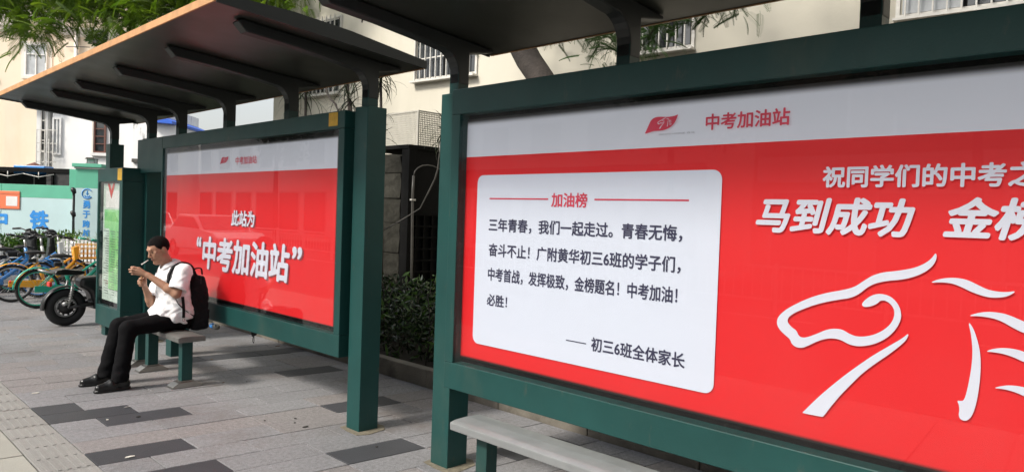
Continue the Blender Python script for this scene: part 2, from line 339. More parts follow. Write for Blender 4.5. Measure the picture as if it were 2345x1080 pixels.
# ---------------------------------------------------------------- lettering (built-in font)
def text_mesh(s,bold=.0,shear=0,res=3):
    c=bpy.data.curves.new('t','FONT'); c.body=s; c.size=1; c.offset=bold; c.shear=shear; c.resolution_u=res; c.fill_mode='FRONT'
    o=bpy.data.objects.new('t',c); COL.objects.link(o); dg=bpy.context.evaluated_depsgraph_get()
    me=bpy.data.meshes.new_from_object(o.evaluated_get(dg)); bpy.data.objects.remove(o); bpy.data.curves.remove(c)
    return me
def letter(name,s,m,parent,origin,right,up,rect_w,rect_h,bold=.02,shear=0):
    """text fitted into a width x height rectangle whose lower left corner is origin; stroke weight by stacked copies"""
    me=text_mesh(s,0,shear); n=len(me.vertices); co=np.zeros(n*3); me.vertices.foreach_get('co',co); co=co.reshape(-1,3)[:,:2]
    T=[tuple(p.vertices) for p in me.polygons]; bpy.data.meshes.remove(me)
    co_all=[];F_=[]; nrm=np.cross(right,up)
    offs=[(0,0)]+([(bold*math.cos(rad(a)),bold*math.sin(rad(a))) for a in range(0,360,45)] if bold else [])
    a,b=co.min(0)-bold,co.max(0)+bold
    for k,(dx,dy) in enumerate(offs):
        u=(co[:,0]+dx-a[0])/(b[0]-a[0])*rect_w; v=(co[:,1]+dy-a[1])/(b[1]-a[1])*rect_h
        co_all.append(np.array(origin)[None]+u[:,None]*np.array(right)[None]+v[:,None]*np.array(up)[None]+nrm[None]*(.00006*k)); F_+=[tuple(i+k*n for i in q) for q in T]
    me=bpy.data.meshes.new(name); me.from_pydata(np.concatenate(co_all).tolist(),[],F_); me.materials.append(m); me.update()
    return link(name,me,parent)
def letter_px(name,s,m,parent,X,x0,x1,yb,yt,**k):   # rectangle read off the picture on the board plane
    a=onx(x0,(yb[0]),X); b=onx(x1,yb[1],X); t=onx(x0,yt[0],X); t2=onx(x1,yt[1],X)
    z0=(a[2]+b[2])/2; z1=(t[2]+t2[2])/2
    return letter(name,s,m,parent,(X,a[1],z0),(0,-1,0),(0,0,1),a[1]-b[1],z1-z0,**k)
def poly_px(name,polys,m,parent,X,conv):
    mb=MB()
    out=bpy.data.meshes.new(name); bm=bmesh.new()
    for pl in polys:
        vs=[]
        for x,y in pl:
            p=conv(x,y); vs.append(bm.verts.new((X,p[0],p[1])))
        es=[bm.edges.new((vs[i],vs[(i+1)%len(vs)])) for i in range(len(vs))]
        bmesh.ops.triangle_fill(bm,use_beauty=True,use_dissolve=False,edges=es,normal=(-1,0,0))
    bm.to_mesh(out); bm.free(); out.materials.append(m)
    return link(name,out,parent)
def smooth_poly(p,it=2):
    for _ in range(it):
        q=[]
        for i in range(len(p)):
            a=np.array(p[i],float); b=np.array(p[(i+1)%len(p)],float); q.append(tuple(a*.75+b*.25)); q.append(tuple(a*.25+b*.75))
        p=q
    return p
# ================================================================ GROUND
g=MB().box(-1.2,60,-8,90,-.30,-.012).build('pavement',M['mortar']); tag(g,kind='structure')
MB().box(-13,-1.35,-60,140,-.40,-.16).build('road',M['asphalt']); tag(bpy.data.objects['road'],kind='structure')
MB().box(-60,-13.15,-60,140,-.30,-.01).build('opposite_pavement',M['tile_pale']); tag(bpy.data.objects['opposite_pavement'],kind='structure')
MB().box(-400,400,-400,400,-.6,-.42).build('ground',M['asphalt']); tag(bpy.data.objects['ground'],kind='structure')
for nm,x in (('kerb',-1.35),('kerb',-13.15)):
    tag(MB().box(x,x+.148,-60,140,-.3,.0).build(nm,M['kerb'],bevel=.01),kind='structure')
mk=MB()
for i in range(-10,30): mk.box(-7.3,-7.15,i*5,i*5+2.6,-.158,-.155)
tag(mk.build('road_marking',M['white']),kind='structure')
SK=.10      # the courses are laid slightly askew to the shelter line
def sk(x): return -SK*(x-1.317)
def tile_mesh(w,d,m,name='paving_tile'):
    gp=.0032; c=.0022; t=.03; x0,x1,y0,y1=gp,w-gp,gp,d-gp; mb=MB()
    v=[(x0,y0,-t),(x1,y0,-t),(x1,y1,-t),(x0,y1,-t),(x0,y0,-c),(x1,y0,-c),(x1,y1,-c),(x0,y1,-c),(x0+c,y0+c,0),(x1-c,y0+c,0),(x1-c,y1-c,0),(x0+c,y1-c,0)]
    f=[(8,9,10,11)]+[(i,(i+1)%4,(i+1)%4+4,i+4) for i in range(4)]+[(i+4,(i+1)%4+4,(i+1)%4+8,i+8) for i in range(4)]
    v=[(a,b-SK*a,c_) for a,b,c_ in v]; mb.add(v,f); return mb.mesh(name,m),mb
PY=.27; TL=.565; Y0=4.66; X0=1.317; XK=4.06
cache={}
def tile_at(x,y,w,d,mk_):
    k=(round(w,3),round(d,3),mk_)
    if k not in cache: cache[k]=tile_mesh(w,d,M[mk_])[0]
    o=link('paving_tile',cache[k],g); o.location=(x,y+sk(x),random.uniform(-.0018,.0012)); o.rotation_euler=(random.gauss(0,.002),random.gauss(0,.0012),random.gauss(0,.0008)); return o
dark={(5,1.32),(4,1.32),(3,1.6),(0,1.32),(-2,1.32),(-3,2.447),(1,3.012),(6,3.29),(10,2.447),(10,3.012),(10,3.577),(-5,3.29),(-9,3.3),(13,1.9)}
stuff={k:MB() for k in ('tile','tile_pink','tile_dark','tactile','tile_pale')}
def stuff_tile(x,y,w,d,k):
    mb=tile_mesh(w,d,None)[1]; dz=random.uniform(-.0018,.0012); stuff[k].add([(a+x,b+y+sk(x),c+dz) for a,b,c in mb.v],mb.f)
def is_dark(x,j):
    return any(abs(x-a)<.10 and j==b for b,a in dark)
OFF={-3:0,1:0,6:1,10:0,7:0,13:1}
j0=int((-3-Y0)/PY)
for j in range(j0,int((30-Y0)/PY)):
    y=Y0+j*PY; off=(TL/2 if OFF[j] else 0) if j in OFF else (0 if j%2==0 else TL/2)
    x=X0
    xs=[]
    if off: xs.append((X0,off)); x=X0+off
    while x<XK-.03:
        w=min(TL,XK-x)
        if XK-x-w<.1: w=XK-x
        xs.append((x,w)); x+=w
    for (xx,w) in xs:
        # the tile courses behind the kiosk are laid longer
        mk_='tile_dark' if is_dark(xx,j) else ('tile_pink' if noise.noise(Vector((xx*.9,y*.9,3)))+random.uniform(-.25,.25)>.12 else 'tile')
        vis = 3.5<y<8.6 or (y>.9 and y<=3.5 and xx>2.6)
        if vis: tile_at(xx,y,w,PY,mk_)
        else: stuff_tile(xx,y,w,PY,mk_)
    # tactile strip
    if 4.3<y<7.6:
        if ('tac') not in cache:
            me,mb=tile_mesh(.270,PY,M['tactile'])
            for q in range(5): mb.box(.030+q*.047,.050+q*.047,.012-SK*(.04+q*.047),PY-.012-SK*(.04+q*.047),-.002,.004)
            cache['tac']=mb.mesh('tactile_tile',M['tactile'])
        o=link('tactile_tile',cache['tac'],g); o.location=(1.045,y+sk(1.045),random.uniform(-.001,.002)); o.rotation_euler=(random.gauss(0,.003),random.gauss(0,.003),0)
    else:
        stuff_tile(1.045,y,.27,PY,'tactile')
        for q in range(5): stuff['tactile'].box(1.075+q*.047,1.095+q*.047,y+.012,y+PY-.012,-.002,.004)
for j in range(-12,40):
    y=-3+j*.54
    for i in range(4):
        x=1.043-(i+1)*.55
        if 4.1<y<6.6 and i<1: tile_at(x,y,.55,.54,'tile_pale')
        else: stuff_tile(x,y,.55,.54,'tile_pale')
for k,mb in stuff.items():
    if mb.v: tag(mb.build('far_paving' if k!='tactile' else 'far_tactile_paving',M[k],g),kind='stuff')
# pale sand patches round the column feet, small cracked cut stones
# ================================================================ PLANTING BED
kr=thing('planter_kerb','low weathered stone kerb edging the dark shrub bed','kerb',(XK,0,0))
yy=-4.0
while yy<16:
    L_=random.uniform(.86,.94); MB().box(.012,.112,0,L_-.006,-.05,.155+random.uniform(-.003,.003)).build('kerb_stone',M['kerb'],kr,bevel=.008,loc=(random.uniform(-.003,.003),yy,0)); yy+=L_
tag(MB().box(XK+.125,40,-8,60,-.1,.06).build('planting_soil',M['soil']),kind='structure')
def leaf_cloud(centres,n,size,shape=(1,.32),droop=.3,seed=1,tilt=1.0):
    """n folded leaf blades scattered round the centres: (x,y,z,rx,ry,rz)"""
    rs=np.random.RandomState(seed); C=np.array(centres,float); w=C[:,3]*C[:,4]*C[:,5]; pick=rs.choice(len(C),n,p=w/w.sum())
    d=rs.normal(size=(n,3)); d/=np.linalg.norm(d,axis=1)[:,None]; rr=rs.uniform(.25,1,n)**.5
    P=C[pick,:3]+d*rr[:,None]*C[pick,3:]
    a=rs.normal(size=(n,3))+d*.8; a[:,2]=a[:,2]*tilt-droop; a/=np.linalg.norm(a,axis=1)[:,None]
    b=np.cross(a,rs.normal(size=(n,3))); b/=np.linalg.norm(b,axis=1)[:,None]; c=np.cross(a,b)
    s=size*rs.uniform(.6,1.3,n)[:,None]; Lh,Wd=shape
    v0=P; v1=P+a*s*Lh*.5+b*s*Wd*.5+c*s*.06; v2=P+a*s*Lh; v3=P+a*s*Lh*.5-b*s*Wd*.5+c*s*.06; v4=P+a*s*Lh*.5-c*s*.03
    V=np.stack([v0,v1,v2,v3,v4],1).reshape(-1,3); i=np.arange(n)[:,None]*5
    T=np.concatenate([i+np.array([0,1,4]),i+np.array([1,2,4]),i+np.array([4,2,3]),i+np.array([0,4,3])])
    return V,T
def np_mesh(name,V,T,m,parent=None):
    me=bpy.data.meshes.new(name); me.vertices.add(len(V)); me.vertices.foreach_set('co',np.asarray(V,np.float32).ravel())
    k=T.shape[1]; me.loops.add(T.size); me.loops.foreach_set('vertex_index',T.ravel().astype(np.int32)); me.polygons.add(len(T))
    me.polygons.foreach_set('loop_start',(np.arange(len(T))*k).astype(np.int32)); me.polygons.foreach_set('loop_total',np.full(len(T),k,np.int32))
    me.update(calc_edges=True); me.validate(); me.materials.append(m); return link(name,me,parent)
cs=[]
for i in range(52):
    yv=.5+i*.29; cs.append((XK+.55+random.uniform(-.05,.3),yv,.36+random.uniform(-.03,.06),.36,.26,.34)); cs.append((XK+1.05,yv,.42,.4,.3,.40))
    cs.append((XK+.55+random.uniform(0,.5),yv,.72,.12,.14,.10+random.uniform(0,.1)))
hd=thing('shrub_hedge','dark glossy shrub bed behind the stone kerb between the two shelters','hedge',(XK+.8,6,0)); 
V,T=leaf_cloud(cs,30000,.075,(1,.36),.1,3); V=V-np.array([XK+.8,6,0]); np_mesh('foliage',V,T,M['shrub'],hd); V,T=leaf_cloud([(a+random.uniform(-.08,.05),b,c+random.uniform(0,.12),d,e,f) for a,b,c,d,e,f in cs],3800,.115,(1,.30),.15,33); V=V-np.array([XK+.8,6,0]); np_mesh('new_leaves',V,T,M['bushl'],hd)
st=MB()
for i in range(160):
    x=random.uniform(-.5,.5); y=random.uniform(-5.4,9); st.tube([(x,y,.05),(x+random.uniform(-.1,.1),y+random.uniform(-.1,.1),.4),(x+random.uniform(-.2,.2),y+random.uniform(-.2,.2),.75)],.006,4)
st.build('stems',M['bark'],hd)['kind']='stuff'
# ================================================================ SHELTERS
RX0,RX1,RZ0,RZ1=1.72,3.24,2.72,2.60      # front (road) and back edges of the roof
def roof_z(x): return RZ0+(RZ1-RZ0)*(x-RX0)/(RX1-RX0)
def arm_poly():
    pts=[(1.95,roof_z(1.95)-.004),(1.93,roof_z(1.93)-.022),(1.985,2.625)]
    pts+=[(2.3,2.60),(2.6,2.565),(2.74,2.545)]
    for k in range(1,7):
        t=k/6*math.pi/2; pts.append((2.745+.135*math.sin(t),2.41+.135*math.cos(t)))
    pts+=[(2.88,2.35),(2.965,2.35),(2.965,2.55),(3.16,roof_z(3.16)-.02),(3.16,roof_z(3.16)-.004)]
    return pts
col_me=MB().box(0,.16,0,.16,-.02,2.29).mesh('column',M['green'])
post_me=MB().box(.03,.112,.042,.122,2.272,2.42).mesh('upper_post',M['green'])
arm_me=MB().prism([(a-2.85,b) for a,b in arm_poly()],'y',.04,.124).mesh('roof_arm',M['arm'])
foot_me=MB().prism([(-.05,-.05),(.03,-.085),(.18,-.06),(.23,.02),(.20,.19),(.08,.205),(-.03,.19),(-.045,.08)],'z',0,.003).mesh('sand_patch',mat('sandy_grout',(.17,.15,.11),.9,0,.3,30,.6,120))
def shelter(label,ya,yb,cols,full):
    t=thing('bus_shelter',label,'bus shelter',(2.85,(ya+yb)/2,0)); oy=(ya+yb)/2
    L=lambda x,y,z:(x-2.85,y-oy,z)
    # roof slab as a sloped sheet, thin at the edges
    sl=MB(); pf=[(RX0,RZ0),(RX1,RZ1),(RX1,RZ1+.03),(2.6,roof_z(2.6)+.07),(2.2,roof_z(2.2)+.07),(RX0,RZ0+.035)]
    sl.prism([(a-2.85,b) for a,b in pf],'y',ya-oy,yb-oy); sl.build('roof',M['roof'],t)
    for xx,zz,w in ((RX0,RZ0,-.012),(RX1,RZ1,.012)):
        MB().box(min(xx,xx+w)-2.85,max(xx,xx+w)-2.85,ya-oy+.001,yb-oy-.001,zz-.004,zz+.042).build('edge_trim',M['fascia'],t)
    MB().box(RX0-2.85,RX1-2.85,0,.014,0,0.001)
    for sgn,ye in ((-1,ya),(1,yb)):      # folded lip at each end
        mb=MB(); y0,y1=(ye-.014,ye-.001) if sgn<0 else (ye+.001,ye+.014)
        mb.prism([(RX0-2.85,RZ0-.01),(RX1-2.85,RZ1-.01),(RX1-2.85,RZ1+.045),(-.25,roof_z(2.6)+.08),(-.65,roof_z(2.2)+.08),(RX0-2.85,RZ0+.045)],'y',y0-oy,y1-oy); mb.build('end_lip',M['arm'],t)
    for y in cols:
        if y in full:
            c=link('column',col_me,t,.004,(0,y-oy,0)); link('sand_patch',foot_me,c,0,(0,0,.0015)); link('upper_post',post_me,c)
        else: c=link('upper_post',post_me,t,0,(0,y-oy,0))
        link('roof_arm',arm_me,c,.006)
    return t,oy
S1,o1=shelter('farther green bus shelter with man seated before its red lightbox',4.10,10.05,[4.235,5.36,6.52,7.66,8.52,9.82],(4.235,8.52,9.82))
S2,o2=shelter('nearer green bus shelter with big red horse lightbox, cut by the frame',-4.2,3.43,[3.28,2.02,.88,-.4,-1.6,-2.8],(3.28,-1.6,-2.8))
def lightbox(parent,oy,X,y0,y1,label,X2=2.94):
    """frame members butt end to end; print, glass behind"""
    b=thing('lightbox',None,None,(0,0,0)); b.parent=parent; b['label']=label; del_keys=[k for k in b.keys() if k=='category']
    b.location=(X-2.85,-oy,0)       # local x from the front of the frame, y is world y
    zt,zb=2.295,.515; ti,bi=2.145,.672; sw=.075
    D=X2-X
    MB().box(0,D,y0,y1,ti,zt).build('top_rail',M['green'],b,.004)
    MB().box(0,D,y0,y1,zb,bi).build('bottom_rail',M['green'],b,.004)
    MB().box(0,D,y1-sw,y1,bi+.001,ti-.001).build('side_stile',M['green'],b,.003)
    MB().box(0,D,y0,y0+sw,bi+.001,ti-.001).build('side_stile',M['green'],b,.003)
    MB().box(.075,D-.003,y0+sw+.001,y1-sw-.001,bi+.001,ti-.001).build('mask_board',M['black'],b)
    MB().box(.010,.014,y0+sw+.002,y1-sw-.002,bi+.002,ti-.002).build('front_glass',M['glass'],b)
    return b
# ---- near lightbox (print plane x = 2.85)
NB=lightbox(S2,o2,2.80,-1.3,3.279,'large red lightbox with white message card and horse emblem')
XP=2.858
def Lp(o): o.location=(o.location[0]-2.80,o.location[1],o.location[2]); return o
PM=poster_mat('near_poster_print',1.897,-1.2,3.222,.705,2.112,.03)
Lp(plate('poster',PM,NB,XP+.004,-1.22,3.225,.70,2.12))
# rounded card
def card(y0,y1,z0,z1,r,X,m,par):
    pts=[]
    for cx,cz,a in ((y1-r,z1-r,0),(y0+r,z1-r,90),(y0+r,z0+r,180),(y1-r,z0+r,270)):
        for k in range(7): t=rad(a+k*15); pts.append((cx+r*math.cos(t),cz+r*math.sin(t)))
    return MB().prism(pts,'x',X,X+.001).build('message_card',m,par)
XT=2.8525
Lp(card(1.533,3.092,.805,1.787,.045,2.8545,M['p_white'],NB))
def row(s,y0,y1,zb,zt,m='p_navy',bold=.022,name='message_line',shear=0,par=None,X=XT,fx=2.80):
    o=letter(name,s,M[m],par or NB,(X,y0,zb),(0,-1,0),(0,0,1),y0-y1,zt-zb,bold=bold,shear=shear); o.location=(o.location[0]-fx,0,0); return o
row('加油榜',2.512,2.270,1.558+.052,1.558+.128,'p_red_txt',.024,'card_heading')
for a,b in ((2.985,2.535),(2.225,1.690)): Lp(MB().box(XT,XT+.001,b,a,1.648,1.656).build('heading_rule',M['p_red_txt'],NB))
row('三年青春，我们一起走过。青春无悔，',2.984,1.716,1.463,1.540)
row('奋斗不止！广附黄华初三6班的学子们，',2.979,1.718,1.320,1.397)
row('中考首战，发挥极致，金榜题名！中考加油！',2.978,1.729,1.180,1.258)
row('必胜！',2.980,2.815,1.038,1.106)
Lp(MB().box(XT,XT+.001,2.245,2.377,.921,.926).build('signature_dash',M['p_navy'],NB))
row('初三6班全体家长',2.212,1.678,.893,.965,name='signature_line')
row('中考加油站',1.622,1.244,1.960,2.032,'p_red_txt',.024,'header_title')
row('祝同学们的中考之路',1.103,.325,1.706,1.790,'p_lett_white',.030,'greeting_line')
row('马到成功',1.371,.770,1.522,1.668,'p_lett_white',.034,'slogan',.22)
row('金榜题名',.680,.080,1.528,1.672,'p_lett_white',.034,'slogan',.22)
HORSE=[
[(1005,55),(985,85),(950,110),(900,130),(820,143),(760,148),(710,163),(670,187),(630,215),(580,230),(500,243),(430,262),(370,287),(310,318),(272,350),(261,380),(270,410),(300,440),(325,460),(330,480),(350,497),(380,502),(410,490),(440,475),(480,460),(520,455),(560,462),(600,485),(640,494),(690,490),(740,475),(790,445),(825,405),(843,365),(842,330),(828,295),(800,265),(770,252),(735,248),(700,258),(665,285),(658,303),(675,312),(710,305),(735,292),(745,280),(770,280),(795,297),(812,325),(810,360),(790,395),(750,425),(700,445),(640,450),(600,435),(570,415),(530,410),(490,417),(450,435),(400,453),(375,452),(362,440),(355,420),(330,403),(312,380),(315,360),(340,340),(380,322),(440,300),(500,285),(560,275),(610,268),(650,248),(680,222),(720,200),(780,188),(850,183),(910,168),(960,145),(995,115),(1010,80)],
[(880,430),(850,455),(790,490),(720,530),(660,570),(590,620),(520,675),(450,735),(384,800),(380,804),(474,822),(480,820),(510,780),(560,720),(610,670),(660,620),(720,575),(780,535),(840,490),(870,460)],
[(975,198),(1010,183),(1050,175),(1100,174),(1150,183),(1200,207),(1240,227),(1280,237),(1330,242),(1382,235),(1350,257),(1310,267),(1260,267),(1220,258),(1170,240),(1120,215),(1080,200),(1030,195)],
[(1155,353),(1190,340),(1240,332),(1290,335),(1340,345),(1416,378),(1480,405),(1560,412),(1640,402),(1600,430),(1540,445),(1470,443),(1416,433),(1360,405),(1310,375),(1260,360),(1200,352)],
[(1155,378),(1170,440),(1177,520),(1170,600),(1155,680),(1138,745),(1120,748),(1103,745),(1112,765),(1115,790),(1110,815),(1120,835),(1145,842),(1170,825),(1190,775),(1205,700),(1215,600),(1212,520),(1195,450),(1175,400)],
[(1235,518),(1270,505),(1320,500),(1370,505),(1416,518),(1500,550),(1580,560),(1680,548),(1620,580),(1540,595),(1480,590),(1416,567),(1370,545),(1320,528),(1270,520)],
[(1272,688),(1310,678),(1350,674),(1416,682),(1500,710),(1600,738),(1720,725),(1650,765),(1560,780),(1480,755),(1416,725),(1370,705),(1320,692)]]
def zoomconv(x,y):
    p=onx(1650+x*.4908,550+y*.4908,XT); return (p[1],p[2])
HW=[[zoomconv(x,y) for x,y in smooth_poly(pl,2)] for pl in HORSE]     # board coordinates of the emblem
def emblem(name,m,par,X,oy,oz,k,fx,sub=0):
    y0,z0=HW[0][0]; polys=[[(oy+(y-.97)*k,oz+(z-1.12)*k) for y,z in pl] for pl in HW]
    o=poly_px(name,polys,m,par,X,lambda a,b:(a,b)); o.location=(-fx,0,0); return o
emblem('horse_emblem',M['p_lett_white'],NB,XT,.97,1.12,1,2.80)
def flag(par,X,fx,ya,yb,zb,zt):
    s=[(240,705),(300,585),(370,430),(430,300),(480,240),(560,195),(660,175),(760,178),(900,195),(1050,205),(1200,195),(1300,170),(1355,150),(1340,200),(1300,310),(1250,410),(1170,500),(1080,560),(960,605),(820,630),(600,628),(540,628),(400,665)]
    w=ya-yb; h=zt-zb
    P=[(ya-(x-240)/1115*w, zt-(y-150)/555*h-(-.10)*0) for x,y in s]
    o=poly_px('flag_logo',[smooth_poly(P,1)],M['p_red_txt'],par,X,lambda a,b:(a,b)); o.location=(-fx,0,0)
    k=w*.50/1.02
    emblem('flag_horse',M['p_lett_white'],par,X-.0006,ya-w*.52,zb+h*.56,k*.9,fx)
flag(NB,XT,2.80,1.941,1.763,1.962,2.042)
row('WHITE HORSE 白马',1.863,1.675,1.9515,1.9605,'p_grey',.0,'logo_caption')
# ---- far lightbox
FB=thing('lightbox','red lightbox with large white slogan and yellow sticker'and None,None); FB.parent=S1; FB['label']='red lightbox behind the seated man with a yellow sticker'; FB.location=(2.80-2.85,-o1,0)
for nm,bx in (('top_rail',(0,.10,4.445,7.93,2.145,2.27)),('bottom_rail',(0,.10,4.445,7.93,.50,.660)),('side_stile',(0,.10,4.445,4.52,.661,2.144)),('side_stile',(-.004,.10,7.905,7.934,.661,2.144))):
    MB().box(*bx).build(nm,M['green'],FB,.004)
MB().box(.06,.097,4.521,7.904,.661,2.144).build('mask_board',M['black'],FB)
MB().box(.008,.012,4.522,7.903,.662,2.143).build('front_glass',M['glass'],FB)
XF=2.83
PF=poster_mat('far_poster_print',1.863,4.575,7.90,.70,2.10,.02)
o=plate('poster',PF,FB,XF+.006,4.57,7.902,.698,2.105); o.location[0]-=2.80
def rowf(*a,**k): return row(*a,par=FB,X=k.pop('X',XF),fx=2.80,**k)
rowf('中考加油站',6.251,5.845,1.932,2.002,'p_red_txt',.020,'header_title')
flag(FB,XF,2.80,6.574,6.399,1.944,2.012)
rowf('此站为',6.297,5.835,1.380,1.522,'p_shadow',.028,'slogan_shadow',.12,X=XF+.002)
rowf('此站为',6.313,5.855,1.386,1.528,'p_lett_white',.028,'slogan',.12)
for q,(a,b) in (('“',(7.062,6.955)),('中考加油站',(6.925,5.235)),('”',(5.20,5.045))):
    z=(1.16,1.262) if q!='中考加油站' else (.960,1.272)
    rowf(q,a-.022,b-.022,z[0]-.010,z[1]-.010,'p_shadow',.032,'slogan_shadow',.10,X=XF+.002)
    rowf(q,a,b,z[0],z[1],'p_lett_white',.032,'slogan',.10)
st_=MB().box(-.002,-.0005,4.535,4.655,2.165,2.262).build('yellow_sticker',M['yellow'],FB)
# beam carrying on past the lightbox to the fifth column
MB().box(2.80-2.85,2.90-2.85,7.936-o1,8.68-o1,1.90,2.27).build('top_beam',M['green'],S1,.004)
for y in (7.62,): MB().box(2.80-2.85,2.98-2.85,y-o1-.04,y-o1+.1,-.02,.499).build('lightbox_foot',M['green'],S1,.004)
s=MB().box(2.845-2.85,2.8488-2.85,9.84-o1,9.93-o1,1.80,1.95).build('yellow_sticker',M['yellow'],S1)
# cable hanging from the nearer roof
w=MB(); P=[ony(818,16,3.425),ony(822,30,3.43),ony(830,42,3.43),ony(829,52,3.43)]; w.tube(P,.0045,6); w.build('loose_cable',M['rubber']); 
tag(bpy.data.objects['loose_cable'],'short black cable end dangling from the edge of the nearer shelter roof','cable')
# ---- strap dangling under the far lightbox
w=MB(); cx,cy,cz=2.83,5.60,.50
p=onx(580,768,2.86)
w.add([(2.86,p[1]+.05,.505),(2.86,p[1]-.07,.505),(2.86,p[1]-.01,.455),(2.86,p[1]+.03,.44),(2.88,p[1]+.05,.505),(2.88,p[1]-.07,.505),(2.88,p[1]-.01,.455),(2.88,p[1]+.03,.44)],[(0,1,2,3),(7,6,5,4),(0,4,5,1),(1,5,6,2),(2,6,7,3),(3,7,4,0)])
w.tube([(2.87,p[1]+.02,.45),(2.87,p[1]+.03,.40),(2.87,p[1]+.015,.385),(2.87,p[1]+.002,.40),(2.87,p[1]+.01,.45)],.003,5)
tag(w.build('hanging_strap',M['bag']),'black fabric scrap with a looped cord hanging under the far red lightbox','strap')
# ================================================================ NOTICE KIOSK (x 2.62)
K=thing('notice_kiosk','slim green notice kiosk with lit green route map beside the black moped','notice kiosk',(2.62,9.0,0))
kx0,kx1,ky0,ky1=0,.34,-.42,.46
MB().box(kx0,kx1,ky0,ky1,1.80,1.95).build('top_rail',M['green'],K,.004)
MB().box(kx0,kx1,ky0,ky1,.13,.36).build('bottom_rail',M['green'],K,.004)
MB().box(kx0,kx1,ky0,ky0+.10,.361,1.799).build('side_stile',M['green'],K,.003)
MB().box(kx0,kx1,ky1-.035,ky1,.361,1.799).build('side_stile',M['green'],K,.003)
MB().box(.06,kx1-.003,ky0+.101,ky1-.036,.361,1.799).build('mask_board',M['black'],K)
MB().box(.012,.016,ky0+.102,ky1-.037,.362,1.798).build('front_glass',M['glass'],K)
MB().box(.05,.30,.26,.40,-.01,.129).build('foot',M['green'],K,.003)
MB().box(.05,.30,-.36,-.22,-.01,.129).build('foot',M['green'],K,.003)
MB().box(-.002,-.0005,ky0+.02,ky0+.16,1.81,1.94).build('yellow_sticker',M['yellow'],K)
def kp(n,m,y0,y1,z0,z1,x=.045): return MB().box(x,x+.001,y0,y1,z0,z1).build(n,M[m],K)
kp('route_sheet','kiosk_pale',-.30,.40,.42,1.78,.05)
kp('green_panel','kiosk_green',-.30,.16,.56,1.42,.047); kp('header_strip','kiosk_head',-.30,.30,1.50,1.70,.047); kp('green_panel','kiosk_green',-.30,.34,1.26,1.48,.046)
t=MB(); rs=random.Random(4)
for i in range(26):
    z=.50+i*.029
    for j in range(3):
        y=-.28+j*.22; t.box(.0425,.0435,y,y+rs.uniform(.08,.19),z,z+.008)
tag(t.build('small_print',M['kiosk_txt'],K),kind='stuff')
t=MB()
for i in range(7): y=-.26+i*.075; t.box(.0425,.0435,y,y+.035,1.56,1.64)
kr_=MB().add([(.044,.24,1.78),(.044,.10,1.60),(.044,-.02,1.78),(.044,.05,1.78),(.044,.10,1.70),(.044,.16,1.78)],[(0,1,4,5),(1,2,3,4)]).build('red_chevron',M['redlamp'],K)
# ================================================================ BENCHES
def bench(label,loc,L,mseat):
    t=thing('bench',label,'bench',loc)
    prof=[(-.115,-.048),(-.118,-.008)]+[(-.118+.05*(k/4),-.008+.010*math.sin(k/4*math.pi/2)) for k in range(1,5)]+[(0.0,.004),(.10,-.002),(.112,-.012),(.112,-.048)]
    s=MB(); s.prism([(a,.45+b) for a,b in prof],'y',0,L); s.build('seat',mseat,t,.004)
    for y in (.15,.15+.80,L-.22) if L<2 else (.18,1.3,2.4):
        if y>L-.1: continue
        MB().box(-.045,.045,y-.05,y+.03,.03,.400).build('leg',M['green'],t,.003)
        f=MB(); f.prism([(-.13,0),(.13,0),(.125,.018),(.075,.05),(-.075,.05),(-.125,.018)],'y',-.062,.062); me=f.mesh('foot_clamp',M['chrome']); o=link('foot_clamp',me,t,.004,(0,y-.01,.0))
        MB().box(-.058,.058,y-.058,y+.038,.051,.060).build('collar',M['chrome'],t,.002)
    return t
bench('grey metal bench seat with green legs that the man sits on',(2.44,6.13,0),1.45,M['benchgrey'])
b2=bench('shiny brushed steel bench rail in front of the near horse lightbox',(2.63,2.88-4.2,-.0),4.2,M['steel'])
for c in b2.children:
    if c.name.startswith('seat'): pass
for nm in ('leg','foot_clamp','collar'):
    for c in list(b2.children):
        if c.name.split('.')[0]==nm: bpy.data.objects.remove(c)
for y in (4.2-.17,4.2-1.9,.4):
    MB().box(-.04,.04,y-.04,y+.04,.03,.400).build('leg',M['green'],b2,.003)
    f=MB(); f.prism([(-.13,0),(.13,0),(.125,.018),(.075,.05),(-.075,.05),(-.125,.018)],'y',-.062,.062); link('foot_clamp',f.mesh('foot_clamp',M['chrome']),b2,.004,(0,y,0))
# ================================================================ PERSON (faces -X, towards the road)
PS=thing('person','young man with cropped black hair and white shirt seated on the bench, hands raised','person',(2.45,6.6,0))
PO=np.array([2.45,6.6,0])
hc=np.array([2.325,6.61,1.155]); pit=rad(23); tw=rad(9)
fw=np.array([-math.cos(tw)*math.cos(pit),-math.sin(tw)*math.cos(pit),-math.sin(pit)]); sd_=np.array([math.sin(tw),-math.cos(tw),0.]); uh=np.cross(fw,sd_)
if uh[2]<0: uh=-uh
def hl(f,s,u): return hc+fw*f+sd_*s+uh*u
RH=np.array([fw,sd_,uh])
def headlocal(P):
    X,Y,Z=P[0]-hc[0],P[1]-hc[1],P[2]-hc[2]
    return [RH[i][0]*X+RH[i][1]*Y+RH[i][2]*Z for i in range(3)]
def ell_l(Q,c,r): 
    k=np.sqrt(((Q[0]-c[0])/r[0])**2+((Q[1]-c[1])/r[1])**2+((Q[2]-c[2])/r[2])**2); return (k-1)*min(r)
